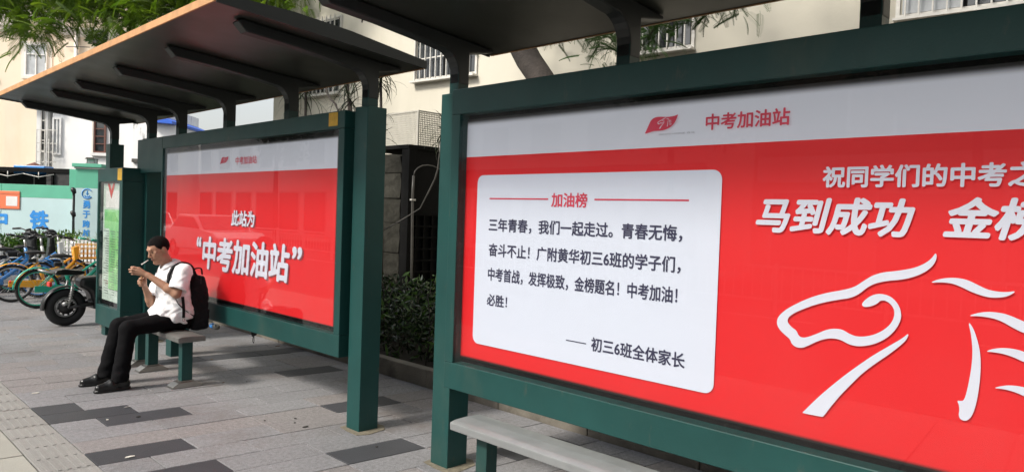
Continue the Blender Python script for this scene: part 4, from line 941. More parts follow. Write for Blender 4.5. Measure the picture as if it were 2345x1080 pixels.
# far rooftop line behind (light grey blocks down the street, in the gap above the white house)
# ================================================================ CREAM BUILDING (right)
CB=thing('cream_building','large cream rendered building with barred windows behind both shelters','building',(8,6,0),rad(6.08))
MB().box(0,9,-14,8.1,0,13).build('wall',M['cream'],CB)
def bwin(y0,y1,z0,z1,n,hor,gm='glass_win'):
    o=MB()
    f=.04
    o.box(-.03,-.001,y0-f,y0,z0-f,z1+f); o.box(-.03,-.001,y1,y1+f,z0-f,z1+f); o.box(-.03,-.001,y0,y1,z0-f,z0); o.box(-.03,-.001,y0,y1,z1,z1+f); 
    w_=o.build('window',M['bar'],CB)
    k=2 if y1-y0<1.5 else 3
    for i in range(k):
        a=y0+(y1-y0)*i/k; b=y0+(y1-y0)*(i+1)/k
        MB().box(-.010,-.002,a+.02,b-.02,z0+.01,z1-.01).build('pane',M[gm] if i%2==0 else M['glass_win'],w_); 
        if i: MB().box(-.028,-.002,a-.018,a+.018,z0+.001,z1-.001).build('mullion',M['darkmetal'],w_)
    for i in range(n): y=y0+(y1-y0)*(i+.5)/n; MB().box(-.115,-.095,y-.008,y+.008,z0-.05,z1+.05).build('bar',M['bar'],w_)
    for q in hor: MB().box(-.094,-.078,y0-.04,y1+.04,q-.009,q+.009).build('bar',M['bar'],w_)
    MB().box(-.13,-.001,y0-.05,y1+.05,z0-.075,z0-.045).build('ledge',M['bar'],w_)
bwin(2.52,3.87,3.84,5.25,11,(4.15,4.50,4.85,5.2)); bwin(5.95,6.95,3.82,5.2,8,(5.15,4.6,4.2)); bwin(-1.15,-.20,3.82,5.25,8,(4.5,5.2)); bwin(-5.3,-3.52,3.84,5.3,14,(4.7,5.25),'glass_pale')
# ---- gate house: stone pillar, dark gate, lattice
SP=thing('stone_gate_pillar','rough grey stone gate pillar half hidden behind the big green column','pillar',(5.40,7.26,0))
zz=.0; k=0
while zz<2.2:
    hh=random.uniform(.26,.42); hh=min(hh,2.27-zz); s_=MB(); s_.box(0,.5,0,.62,zz+.004,zz+hh-.006)
    me=s_.mesh('stone',M['stone']); bm=bmesh.new(); bm.from_mesh(me); bmesh.ops.subdivide_edges(bm,edges=bm.edges,cuts=3,use_grid_fill=True)
    for v in bm.verts: v.co+=Vector((noise.noise(v.co*6+Vector((k,0,0))),noise.noise(v.co*6+Vector((0,k,5))),0))*.022
    bm.to_mesh(me); bm.free(); link('stone',me,SP); zz+=hh; k+=1
GH=thing('dark_gateway','dark metal gateway with square lattice gate between stone pillar and near lightbox','gateway',(5.4,7.1,0))
MB().box(0,.10,0,.15,0,2.35).build('gate_post',M['darkmetal'],GH,.004); MB().box(-.01,.6,-.0,.95,2.352,2.40).build('lintel',M['darkmetal'],GH,.004)
MB().box(.10,.60,.03,.06,1.55,2.35).build('gate_panel',M['darkmetal'],GH); MB().box(.101,1.6,.065,.09,.0,2.25).build('back_panel',M['darkmetal'],GH)
for i in range(9): x=.14+i*.13; MB().box(x,x+.018,.02,.06,.1,1.54).build('lattice_bar',M['darkmetal'],GH)
for i in range(11): z=.1+i*.143; MB().box(.10,1.3,.005,.019,z,z+.018).build('lattice_bar',M['darkmetal'],GH)
gp=thing('gooseneck_pipe','thin grey upright pipe with gooseneck bend in front of dark gateway','pipe',(0,0,0))
def gp_px(l,Y): return [ony(x,y,Y) for x,y in l]
P=gp_px([(941,760),(943,600),(944,520),(945,440),(947,402)],6.9); MB().tube(P,.016,8).build('pipe',M['pipe'],gp); P=gp_px([(947,402),(950,392),(957,384),(968,379),(980,378),(992,380),(1005,386),(1018,392)],6.9); MB().tube(P,.007,8).build('hose',M['pipe'],gp)
MB().box(*[float(v) for v in (P[0][0]-.03,P[0][0]+.03,6.88,6.92,P[0][2]-.30,P[0][2]-.28)]).build('pipe_clip',M['bar'],gp)
P=[onx(876,528,4.9),onx(900,515,5.0),onx(935,494,5.1),onx(962,477,5.15),onx(985,432,5.2),onx(996,410,5.2),onx(1003,385,5.2),onx(1007,350,5.2),onx(1008,322,5.2)]
# ---- lattice cage
LC=thing('lattice_cage','white perforated metal cage on the wall behind the dark gateway','cage',(6.2,7.97,0)); lt=MB()
for i in range(30): lt.box(0,.005,.03*i,.03*i+.011,2.44,2.97)
for i in range(18): lt.box(-.004,-.0005,0,.9,2.44+.03*i,2.451+.03*i)
for i in range(17): lt.box(.03*i+.01,.03*i+.021,-.0,.005,2.44,2.97)
for i in range(18): lt.box(0.01,.5,-.004,-.0005,2.44+.03*i,2.451+.03*i)
tag(lt.build('lattice',M['lattice'],LC),kind='stuff')
for a,b in ((-.02,-.02),(-.02,.9),(.5,-.02)): MB().box(a,a+.025,b,b+.025,2.40,2.99).build('corner_post',M['lattice'],LC)
MB().box(-.02,.52,-.021,.925,2.991,3.0).build('top_edge',M['lattice'],LC) if False else None
for bx in ((-.018,.005,.006,.899,2.972,2.99),(.006,.499,-.018,.004,2.972,2.99)): MB().box(*bx).build('top_edge',M['lattice'],LC)
tag(MB().box(6.18,7.8,7.95,16,0,2.40).build('compound_wall',M['stone']),'dark stone compound wall under the white lattice cage','wall')
# ================================================================ PLANTS
def strap_leaf(mb,base,az,el0,L_,w,droop,n=6):
    p=np.array(base,float); hd_=np.array([math.cos(az),math.sin(az)]); e=el0; V=[];st=L_/n; sd=np.array([-hd_[1],hd_[0],0])
    for i in range(n+1):
        t=i/n; ww=w*(1-t**1.5)*(.6+.8*min(t*3,1))*.6+.0008
        V+= [p+sd*ww,p-sd*ww]; p=p+st*np.array([hd_[0]*math.cos(e),hd_[1]*math.cos(e),math.sin(e)]); e-=droop*(1+t)/n
    mb.add(V,[(2*i,2*i+1,2*i+3,2*i+2) for i in range(n)],True)
def dracaena(label,base,heads,L_=.42,nl=46,name='dracaena_plant'):
    t=thing(name,label,'plant',tuple(base))
    for k,hd_ in enumerate(heads):
        h_=np.array(hd_)-np.array(base); mid_=np.array([h_[0]*.3,h_[1]*.3,h_[2]*.5]); MB().tube([(0,0,0),mid_,h_],[.03,.022,.015],8).build('trunk',M['bark'],t)
        mb=MB(); r=random.Random(int(hd_[0]*1000)+k)
        for i in range(nl): strap_leaf(mb,h_+np.array([0,0,r.uniform(-.10,.08)]),r.uniform(0,2*math.pi),r.uniform(-.7,1.35),L_*r.uniform(.6,1.15),.011,r.uniform(.6,2.0))
        mb.build('crown',M['drac'],t)
h1=onx(700,208,4.6); h2=onx(803,232,4.6); h3=onx(795,175,4.65)
dracaena('spiky dark dracaena with drooping leaves above the left part of the far lightbox',(4.75,h1[1]+.2,0),[tuple(h1),(h1[0]+.2,h1[1]+.6,h1[2]+.1)],.55)
dracaena('spiky dark dracaena with two stacked heads just left of the big green column',(4.7,h2[1]-.1,0),[tuple(h2),tuple(h3)],.42)
h4=onx(868,300,4.8); h4b=onx(872,180,4.7); dracaena('dark dracaena peeping out right of the big green column',(4.9,h4[1],0),[tuple(h4),tuple(h4b)],.36)
h5=onx(1022,312,5.0); dracaena('small dark dracaena in front of the lattice cage beside the near lightbox',(5.05,h5[1]-.1,0),[tuple(h5)],.34,50)
vn=MB(); vn.tube([np.array(q) for q in P],[.006]*4+[.009]*5,6); tag(vn.build('bare_vine',M['pipe']),'bare pale vine stem slanting across the dark gateway','vine')
vn=MB(); q=[onx(745,195,4.4),onx(750,215,4.4),onx(758,228,4.4),onx(768,238,4.4),onx(774,252,4.4),onx(776,290,4.4)]; vn.tube(q,.012,6); tag(vn.build('bare_branch',M['bark']),'bare crooked branch between the two spiky plants above the far lightbox','branch')
# ---- pinnate foliage
def frond_template():
    V=[];T=[]; n=19
    def P(t): return np.array([t,0,-.38*t*t])
    for i in range(n):           # rachis
        t=i/n
    R=[P(i/6) for i in range(7)]
    for i,p in enumerate(R): V+=[p+np.array([0,.006,0]),p-np.array([0,.006,0])]
    for i in range(6): T+=[(2*i,2*i+1,2*i+3),(2*i,2*i+3,2*i+2)]
    for i in range(n):
        t=.14+.84*i/n; p=P(t); L_=.17*math.sin(math.pi*(.25+.65*t))+.03
        for s in (1,-1):
            d=np.array([.38,s*.92,-.25]); d/=np.linalg.norm(d); o=len(V); wv=np.array([.022,0,.006]); 
            V+=[p,p+d*L_*.5+wv,p+d*L_,p+d*L_*.5-wv]; T+=[(o,o+1,o+2),(o,o+2,o+3)]
    return np.array(V),np.array(T)
FV,FT=frond_template()
def fronds(tips,per,size,seed,spread=.5):
    rs=np.random.RandomState(seed); Vs=[];Ts=[];k=0
    for tp in tips:
        for j in range(per):
            az=rs.uniform(0,2*math.pi); el_=rs.uniform(-1.0,.5); s=size*rs.uniform(.6,1.25); ro=rs.uniform(-.7,.7)
            x=np.array([math.cos(az)*math.cos(el_),math.sin(az)*math.cos(el_),math.sin(el_)]); z=np.array([0,0,1.])-x*x[2]; z/=np.linalg.norm(z); y=np.cross(z,x)
            y2=y*math.cos(ro)+z*math.sin(ro); z2=np.cross(x,y2); B=np.stack([x,y2,z2])
            c=np.array(tp)+rs.normal(size=3)*spread*size*.5
            Vs.append(FV*s@B+c); Ts.append(FT+k); k+=len(FV)
    return np.concatenate(Vs),np.concatenate(Ts)
rs=random.Random(11)
def bound(x):    # lower outline of the overhanging boughs
    return float(np.interp(x,[-60,0,30,40,75,110,125,160,190,215,230,262,290,330,400,450,520,600,640,670],[20,20,25,95,108,90,45,55,50,45,60,60,80,62,45,34,28,22,18,0]))
tips=[];tA=[]
for i in range(400):
    x=rs.uniform(-120,660); zc=rs.uniform(12,15.5); y=bound(x)-rs.uniform(22,330)*1.0; p=dg(x,zc,y)
    if rs.random()<.55: y=bound(x)-rs.uniform(24,90); p=dg(x,zc,y)
    tips.append(p)
TA=thing('feathery_tree','big feathery leafed tree whose boughs hang over the farther shelter roof','tree',tuple(dg(664,14)))
o_=np.array(dg(664,14)); V,T=fronds(tips,14,.42,5,.9); np_mesh('crown',V-o_,T,M['leaf'],TA)
fork=np.array([0,0,4.6]); MB().tube([(0,0,-.1),(.02,0,1.5),(-.02,0,3.2),fork],[.13,.11,.10,.09],10).build('trunk',M['bark'],TA)
lb=MB()
for k,(x,y) in enumerate(((500,-60),(380,-40),(260,-30),(150,-60),(40,-90),(560,-200),(300,-220),(90,-240))):
    e=dg(x,13.7,y)-o_; m1=fork*.5+e*.5+np.array([0,0,.35]); lb.tube([fork,fork*.8+e*.2+np.array([0,0,.3]),m1,e],[.075,.06,.045,.02],7)
    for q in range(3):
        w_=e+np.array([rs.uniform(-.8,.8),rs.uniform(-.8,.8),rs.uniform(-.5,.5)]); lb.tube([m1*.4+e*.6,(e+w_)/2+np.array([0,0,.1]),w_],[.028,.018,.008],5)
lb.build('limbs',M['bark'],TA)
bl=MB(); c0=dg(76,12.3,66)-o_
V,T=leaf_cloud([(c0[0],c0[1],c0[2],.10,.10,.13)],110,.05,(1,.5),.0,12); np_mesh('blossom',V,T,M['petal'],TA)
# ---- leaning tree behind the near shelter
TB=thing('leaning_tree','tree with thick dark leaning trunk rising behind the near lightbox','tree',(5.9,4.0,0)); ob=np.array([5.9,4.0,0])
q=[np.array([5.75,3.95,-.1]),np.array([5.8,4.25,1.2]),onx(1262,215,5.9),onx(1238,178,5.95),onx(1212,140,6.0),onx(1190,98,6.05),onx(1165,40,6.1),onx(1120,-80,6.2)]
MB().tube([a-ob for a in q],[.20,.17,.145,.145,.15,.15,.14,.12],14).build('trunk',M['bark'],TB)
tp=[]
for x,y,X in ((1345,92,5.6),(1375,108,5.6),(1410,96,5.5),(1395,60,5.8),(1440,110,5.5),(1290,72,5.9),(1480,118,5.4),(1500,70,5.5),(1540,50,5.5),(1568,35,5.6),(1590,18,5.7),(1610,8,5.7),(1655,8,5.8),(1690,-2,5.8),(1420,70,5.9),(1465,60,5.7),(1365,60,6.0),(1515,20,5.9)): tp.append(onx(x,y-22,X))
rs2=random.Random(3)
for i in range(150):
    tp.append(np.array([rs2.uniform(4.6,7.4),rs2.uniform(-1,7.5),rs2.uniform(4.3,6.8)]))
V,T=fronds(tp[:18],24,.22,8,1.0); V2,T2=fronds(tp[18:],7,.42,9,.8); np_mesh('crown',np.concatenate([V,V2])-ob,np.concatenate([T,T2+len(V)]),M['leafdark'],TB)
lb=MB(); e0=q[-1]
for x,y,z in ((5.2,1.5,4.9),(6.5,5.5,5.2),(5.3,5.8,5.3),(6.8,2.0,5.4),(5.7,2.9,4.4)): e=np.array([x,y,z]); s0=q[-2]; lb.tube([s0-ob,(s0+e)/2-ob+np.array([0,0,.2]),e-ob],[.08,.05,.015],7)
for i in range(0,18,2): e=np.array([5.7,2.9,4.4]); lb.tube([e-ob,(e+tp[i])/2-ob+np.array([0,0,.12]),tp[i]-ob],[.02,.012,.004],5)
lb.build('limbs',M['bark'],TB)
# small weeds growing on the roof
for i,(x,lab) in enumerate(((828,'tiny grass tuft sprouting from the farther shelter roof, left of its pair'),(851,'tiny grass tuft sprouting from the farther shelter roof, nearer its end corner'))):
    p_=onx(x,103+(x-828)*.35,2.75); mb=MB()
    for k in range(5): strap_leaf(mb,(0,0,0),random.uniform(0,6.2),random.uniform(.9,1.5),random.uniform(.04,.09),.004,.4,3)
    o=mb.build('grass_tuft',M['leafdark']); o.location=(2.75,4.5+i*-.25,roof_z(2.75)+.045); tag(o,lab,'weed')
# ================================================================ SHARED BIKES AND MOPEDS (x forward = into the planting)
def wheel(par,x,R,r,rim,spokes=28,hub=.03,name='wheel',cast=False):
    w=MB().ring((x,0,R),R-r,r,'y',36,8).build(name,M['rubber'],par)
    MB().ring((x,0,R),R-r*2.1,.012,'y',32,6,flat=1.3).build('rim',M[rim],w)
    if cast:
        MB().cyl((x,-.035,R),(x,.035,R),.085,20).build('hub_motor',M['blackplastic'],w)
        sp=MB()
        for k in range(10):
            a=2*math.pi*k/10; sp.obox((x+.08*math.cos(a)-.008*math.sin(a)*-1,-.02,R+.08*math.sin(a)),((R-r*2.2-.08)*math.cos(a),0,(R-r*2.2-.08)*math.sin(a)),(0,.04,0),(-.018*math.sin(a),0,.018*math.cos(a)))
        sp.build('cast_spokes',M['blackplastic'],w)
        MB().ring((x,-.03,R),R-r*2.3,.007,'y',32,6).build('rim_edge',M['bsilver'],w)
    else:
        MB().cyl((x,-.04,R),(x,.04,R),hub,12).build('hub',M['bsilver'],w); sp=MB()
        for k in range(spokes):
            a=2*math.pi*k/spokes; b=a+(.35 if k%2 else -.35); y=.03 if k%2 else -.03
            sp.tube([(x+hub*math.cos(b),y,R+hub*math.sin(b)),(x+(R-r*2)*math.cos(a),0,R+(R-r*2)*math.sin(a))],.0012,3)
        tag(sp.build('spokes',M['bsilver'],w),kind='stuff')
    return w
def fender(par,x,R,a0,a1,w_,m,name='fender'):
    mb=MB(); n=14; V=[]
    for i in range(n+1):
        a=rad(a0+(a1-a0)*i/n)
        for y,rr in ((-w_,R-.012),(-w_*.6,R),(w_*.6,R),(w_,R-.012)): V.append((x+rr*math.cos(a),y,R*0+rr*math.sin(a)))
    mb.add(V,[(i*4+j,i*4+j+1,(i+1)*4+j+1,(i+1)*4+j) for i in range(n) for j in range(3)],True); return mb,mb
def bike(label,loc,rz,paint,rim,seatm='blackplastic',basket='ygold',tube2=None,R=.285,steer=.35):
    t=thing('shared_bicycle',label,'bicycle',loc,rz,'shared bicycles parked in a row'); wb=.99; t2=tube2 or paint
    wheel(t,0,R,.021,rim); fw_=wheel(t,wb,R,.021,rim)
    for nm,x,a0,a1 in (('rear_fender',0,35,178),('front_fender',wb,60,165)):
        mb,_=fender(t,0,R+.028,a0,a1,.032,paint); o=mb.build(nm,M[paint],t); o.location=(x,0,R); so=o.modifiers.new('s','SOLIDIFY'); so.thickness=.003
    fr=MB(); hub=(0,0,R); bb=(.42,0,.27); st=(.30,0,.66); hd0=(.83,0,.62); hd1=(.80,0,.80)
    fr.tube([bb,(.52,0,.33),(.68,0,.46),hd0],[.028,.03,.03,.028],10); fr.tube([(.36,0,.46),(.55,0,.50),(.76,0,.66)],[.018,.018,.018],8)
    for y in (-.05,.05): fr.tube([(0,y,R),(.2,y,R-.005),(.40,y*.6,.28)],[.013,.018,.02],8); fr.tube([(0,y,R),(.16,y*.9,.46),(.325,y*.3,.60)],[.008,.009,.01],6)
    fr.tube([hd0,hd1],[.024,.024],10); fr.build('frame',M[paint],t)
    MB().tube([bb,(.375,0,.43),(.335,0,.56)],[.024,.026,.024],10).build('seat_tube',M[t2],t)
    cc=MB(); cc.prism([(-.06,R-.045),(.40,.215),(.50,.235),(.50,.32),(.40,.335),(-.06,R+.045)],'y',-.075,-.058); cc.build('chain_case',M[paint],t,.006)
    MB().tube([(.333,0,.56),(.29,0,.73)],[.016,.016],10).build('seat_post',M['bsilver'],t)
    sd=MB(); sd.ell((.27,0,.755),(.135,.075,.032),18,8); sd.ell((.36,0,.748),(.08,.03,.024),12,8); sd.build('saddle',M[seatm],t)
    MB().box(.20,.30,-.03,.03,.60,.66).build('lock_box',M['blackplastic'],t,.008) 
    f=MB()
    for y in (-.045,.045): f.tube([(wb,y,R),(wb-.05,y,R+.26),(.845,y*.7,.60)],[.010,.013,.015],8)
    f.build('fork',M['bwhite' if paint=='bgreen' else t2],t)
    MB().tube([(.80,0,.79),(.785,0,.93)],[.016,.016],8).build('stem',M['bsilver'],t)
    hb=MB(); hb.tube([(.64,-.28,1.0),(.70,-.25,.99),(.79,-.13,.95),(.79,.13,.95),(.70,.25,.99),(.64,.28,1.0)],.011,8); hb.build('handlebar',M['blackplastic'],t)
    for y in (-1,1): MB().tube([(.70,y*.25,.99),(.60,y*.295,1.003)],[.017,.017],8).build('grip',M[paint if paint=='bgreen' else 'blackplastic'],t); MB().tube([(.74,y*.20,.965),(.66,y*.25,.945)],[.005,.005],5).build('brake_lever',M['bsilver'],t)
    if basket:
        b=MB(); x0,x1,y0,y1,z0,z1=.86,1.14,-.17,.17,.66,.88
        for z in (z0,.735,.81,z1): 
            b.tube([(x0,y0,z),(x1+.03*(z>.7),y0,z),(x1+.03*(z>.7),y1,z),(x0,y1,z)],.006,5,closed=True)
        for k in range(7):
            y=y0+(y1-y0)*k/6; b.tube([(x0,y,z1),(x0,y,z0),(x1,y,z0),(x1+.03,y,z1)],.004,4)
        for k in range(6): x=x0+(x1-x0)*k/5; b.tube([(x,y0,z1),(x,y0,z0)],.004,4); b.tube([(x,y1,z1),(x,y1,z0)],.004,4)
        b.box(x0,x1,y0,y1,z0-.008,z0-.001); tag(b.build('basket',M[basket],t))
        MB().prism([(.80,.62),(.86,.66),(.86,.86),(.78,.84)],'y',-.09,.09).build('basket_bracket',M[basket],t,.01)
    kk=MB(); kk.tube([(.05,-.07,R-.05),(.10,-.10,.015)],[.008,.006],6); kk.build('kickstand',M['blackplastic'],t)
    for a_,b_ in (((.42,-.09,.27),(.50,-.09,.13)),((.42,.09,.27),(.34,.09,.41))):
        c_=MB().tube([a_,b_],[.010,.009],6).build('crank_arm',M['blackplastic'],t); q=1 if a_[1]>0 else -1
        MB().box(b_[0]-.04,b_[0]+.04,min(q*.10,q*.165),max(q*.10,q*.165),b_[2]-.012,b_[2]+.012).build('pedal',M['blackplastic'],c_)
    MB().cyl((-.33,0,.40),(-.345,0,.40),.022,10).build('reflector',M['redlamp'],t)
    return t
def moped(label,loc,rz,body,R=.235,mirrors=True,accent=None):
    t=thing('electric_moped',label,'moped',loc,rz,'electric mopeds parked in the row'); wb=1.12
    wheel(t,0,R,.055,'bsilver',cast=True); wheel(t,wb,R*.95,.048,'bsilver',cast=True)
    mb,_=fender(t,0,R+.035,50,185,.062,body); o=mb.build('rear_fender',M['blackplastic'],t); o.location=(0,0,R); so=o.modifiers.new('s','SOLIDIFY'); so.thickness=.006
    mb,_=fender(t,0,R+.03,20,140,.055,body); o=mb.build('front_fender',M[body],t); o.location=(wb,0,R); so=o.modifiers.new('s','SOLIDIFY'); so.thickness=.006
    MB().prism([(.12,.50),(.14,.60),(.38,.62),(.46,.50),(.44,.34),(.36,.24),(.28,.28),(.24,.42)],'y',-.12,.12).build('rear_body',M[body],t,.04)
    MB().prism([(.28,.20),(.80,.20),(.86,.30),(.40,.31),(.28,.30)],'y',-.13,.13).build('footboard',M['blackplastic'],t,.02)
    MB().prism([(.78,.26),(.90,.30),(.97,.62),(.93,.90),(.86,.88),(.84,.60)],'y',-.15,.15).build('leg_shield',M[body],t,.04)
    MB().prism([(.80,.86),(.95,.84),(1.0,.94),(.93,1.02),(.82,1.0)],'y',-.13,.13).build('cowl',M[body],t,.04)
    sd=MB(); sd.prism([(-.16,.665),(-.14,.70),(-.05,.72),(.08,.70),(.15,.695),(.18,.68),(.18,.655),(.12,.64),(-.12,.645)],'y',-.115,.115); sd.build('seat',M['leather'],t,.025)
    MB().tube([(-.12,.10,.66),(-.27,.09,.70),(-.30,0,.71),(-.27,-.09,.70),(-.12,-.10,.66)],.012,8).build('grab_rail',M['bsilver'],t)
    MB().box(-.20,-.165,-.05,.05,.50,.56).build('tail_lamp',M['redlamp'],t,.01)
    for y in (-.10,.10):
        MB().tube([(0,y,R),(.05,y,.56)],[.012,.014],8).build('shock_absorber',M['bsilver'],t); sp=MB(); P_=[(.004+.045*k/40+.026*math.cos(k*1.2),y+.026*math.sin(k*1.2),R+.05+.22*k/40) for k in range(41)]; sp.tube(P_,.004,5); sp.build('spring',M['redlamp'] if accent else M['bsilver'],t)
        MB().tube([(0,y,R),(.30,y,.27)],[.02,.025],8).build('swing_arm',M['blackplastic'],t)
        MB().tube([(wb,y*.7,R),(.93,y*.6,.62)],[.016,.016],8).build('fork_leg',M['bsilver'],t)
    MB().tube([(.74,-.33,1.03),(.80,-.22,1.04),(.86,-.08,1.0),(.86,.08,1.0),(.80,.22,1.04),(.74,.33,1.03)],.012,8).build('handlebar',M['blackplastic'],t)
    for y in (-1,1):
        MB().tube([(.80,y*.24,1.04),(.71,y*.35,1.03)],[.019,.017],8).build('grip',M['rubber'],t)
        if mirrors: mm=MB().tube([(.82,y*.20,1.04),(.82,y*.26,1.16),(.80,y*.30,1.22)],.006,6).build('mirror_stem',M['blackplastic'],t); MB().ell((.79,y*.31,1.26),(.012,.062,.045),14,8).build('mirror',M['blackplastic'],mm)
    MB().tube([(-.02,-.11,.30),(-.07,-.115,.28)],[.03,.022],8).build('foot_peg',M['bsilver'],t)
    return t
moped('black electric moped nearest, its rear wheel beside the notice kiosk',(2.50,10.24,0),rad(4),'blackplastic',mirrors=True)
bike('green shared bicycle with teal rear wheel just behind the nearest black moped',(2.60,12.1,0),rad(3),'bgreen','bgreen',basket='bgreen')
bike('yellow shared bicycle with bright yellow basket and bracket behind the green bicycle',(2.46,13.0,0),rad(-3),'ygold','bsilver',basket='ygold')
bike('white shared bicycle with blue label on its seat tube, second behind the yellow one',(2.25,13.9,0),rad(5),'bwhite','bblue',basket=None,tube2='bblue')
bike('blue shared bicycle with white seat tube, deeper in the row than the white one',(2.62,14.55,0),rad(-4),'bblue','bblue',basket='bwhite',tube2='bwhite')
bike('blue shared bicycle with pale basket, leftmost of the nearer row',(1.92,13.45,0),rad(2),'bblue','bblue',basket=None,tube2='bwhite')
bike('white shared bicycle with teal fenders, leftmost of the rear row',(1.75,14.5,0),rad(-6),'bwhite','bgreen',basket=None)
moped('black electric moped with saddle near the bushes, behind the blue bicycle',(2.30,15.3,0),rad(6),'blackplastic',mirrors=False)
moped('grey and black electric moped second from the bushes in the parked row',(2.75,16.1,0),rad(-5),'blackplastic',accent=1,mirrors=False)
moped('turquoise electric moped at the left edge of the photo behind the bicycles',(1.55,15.2,0),rad(20),'bteal')
# ---- bushes behind the row, white picket fence, lime palm
def bush(label,c,r,n,size,m,seed,name='bush',cat='bush',shape=(1,.34)):
    t=thing(name,label,cat,(c[0],c[1],0)); rs=random.Random(seed); cs=[]
    for i in range(14): cs.append((rs.uniform(-1,1)*r[0],rs.uniform(-1,1)*r[1],c[2]*rs.uniform(.45,1.0),r[0]*.35,r[1]*.4,.22))
    V,T=leaf_cloud(cs,n,size,shape,.25,seed); np_mesh('foliage',V,T,M[m],t); st=MB()
    for i in range(8): q=cs[i]; st.tube([(q[0]*.3,q[1]*.3,0),(q[0]*.6,q[1]*.6,q[2]*.5),(q[0],q[1],q[2])],[.015,.01,.005],5)
    st.build('stems',M['bark'],t)['kind']='stuff'; return t
c=dg(80,17.2,549); bush('broad leafy green bush before the blue lettering, left one',(c[0],c[1],c[2]),(.7,.6),1900,.16,'bushl',21)
c=dg(140,17.5,552); bush('low leafy green bush right of the broad one, by the pale fence',(c[0],c[1],c[2]),(.5,.5),1300,.15,'bushl',22)
c=dg(30,17.0,560); bush('dark leafy bush at the far left behind the turquoise moped',(c[0],c[1],c[2]),(.6,.6),1500,.16,'leafdark',23)
c=dg(190,16.9,533); pt=thing('lime_palm','small yellow-green palm clump beneath the vertical blue writing','palm',(c[0],c[1],0)); mb=MB(); rr=random.Random(5)
for k in range(5):
    for i in range(34): strap_leaf(mb,(rr.uniform(-.45,.45),rr.uniform(-.3,.3),c[2]*.55),rr.uniform(0,6.28),rr.uniform(.1,1.4),rr.uniform(.3,.6),.014,rr.uniform(.5,1.5))
mb.build('leaves',M['limeleaf'],pt); MB().cyl((0,0,0),(0,0,c[2]*.6),.05,8,.03).build('stem',M['bark'],pt)
fl=LF(16.3,166); PF_=thing('picket_fence','low white picket fence with rounded tops behind the yellow basket','fence',tuple(fl.p),RZ)
zt=fl.z(185,546)
for i in range(14):
    x=i*.085-.15; p_=MB(); pts=[(x,.0),(x+.05,.0),(x+.05,zt-.03)]+[(x+.025+.025*math.cos(rad(a)),zt-.03+.03*math.sin(rad(a))) for a in (30,60,90,120,150)]+[(x,zt-.03)]
    p_.prism(pts,'y',0,.02); p_.build('picket',M['white'],PF_)
for z in (.15,zt-.22): MB().box(-.2,1.1,.021,.045,z,z+.04).build('rail',M['white'],PF_)
# tall shrub seen in the slit between kiosk and lightbox
c=onx(362,560,4.9); bush('tall thin shrub seen in the slit left of the far lightbox',(5.0,float(c[1]),1.75),(.5,.8),1800,.10,'bushl',31)
# ================================================================ OTHER SIDE OF THE ROAD (seen in the glass)
def shop(label,x,y0,y1,hgt,wall,fascia,nf,name='shop_building'):
    t=thing(name,label,'building',(x,(y0+y1)/2,0)); oy=(y0+y1)/2
    MB().box(-8,0,y0-oy,y1-oy,0,hgt).build('wall',M[wall],t)
    if fascia: MB().box(.002,.35,y0-oy+.3,y1-oy-.3,2.9,3.75).build('fascia',M[fascia],t); MB().box(.36,.365,y0-oy+.3,y1-oy-.3,2.86,2.93).build('fascia_trim',M['ygold'],t)
    n=int((y1-y0)/3.2)
    for i in range(n):
        a=y0-oy+.6+i*3.2; f=MB(); f.box(.002,.06,a,a+.08,.1,2.7); f.box(.002,.06,a+2.5,a+2.58,.1,2.7); f.box(.002,.06,a+.081,a+2.499,2.62,2.7); o=f.build('shopfront',M['bsilver'],t); MB().box(.01,.03,a+.09,a+2.49,.1,2.6).build('pane',M['glass_win'],o)
        for k in range(1,nf):
            z=1.2+k*3.1; f=MB(); f.box(.002,.10,a+.2,a+.28,z,z+1.5); f.box(.002,.10,a+2.1,a+2.18,z,z+1.5); f.box(.002,.10,a+.281,a+2.099,z+1.42,z+1.5); f.box(.002,.14,a+.1,a+2.28,z-.1,z-.002); o=f.build('window',M['white'],t); MB().box(.01,.03,a+.29,a+2.09,z,z+1.41).build('pane',M['glass_win'],o)
    return t
shop('tan brick shop building across the road mirrored in the near lightbox glass',-17,-12,11,7.5,'shopbrick','shopwhite',2)
shop('white shop building with red fascia across the road mirrored in the far lightbox',-18,13,34,7,'shopwhite','shopred',2)
shop('long white building further down across the road beyond the red fascia shop',-17,37,75,10,'shopwhite',None,3)
PR=thing('viaduct_pier','tall pale round pier with square orange plinth in the road, mirrored in glass','pier',(-7.2,33,0))
MB().cyl((0,0,.9),(0,0,9),.46,24).build('shaft',M['shopwhite'],PR); MB().prism([(-.62,-.16),(.62,-.16),(.62,.80),(.50,.95),(-.50,.95),(-.62,.80)],'y',-.62,.62).build('plinth',M['orange'],PR,.02)
def car(label,loc,rz,m):
    t=thing('parked_car',label,'car',loc,rz,'cars on the road'); b=MB()
    b.prism([(-2.1,.35),(-2.15,.75),(-1.75,.92),(-.9,.98),(-.35,1.42),(.95,1.45),(1.55,1.0),(2.1,.92),(2.15,.40),(1.75,.30),(-1.8,.30)],'x',-.85,.85)
    o=b.build('body',M[m],t,.06)
    MB().prism([(-.80,1.0),(-.33,1.36),(.90,1.38),(1.38,1.02)],'x',-.862,.862).build('side_glass',M['glass_win'],t,.02)
    MB().prism([(-.95,1.0),(-.90,.985),(-.36,1.40),(-.42,1.41)],'x',-.74,.74).build('windscreen',M['glass_win'],t)
    for y in (-1.35,1.35):
        for x in (-.80,.80): w_=MB().ring((x,y,.31),.24,.08,'x',20,8).build('wheel',M['rubber'],t); MB().cyl((x-.05,y,.31),(x+.05,y,.31),.19,14).build('hub_cap',M['bsilver'],w_)
    for x in (-.62,.62): MB().ell((x,-2.12,.66),(.17,.06,.08),12,8).build('headlight',M['glass_pale'],t)
    return t
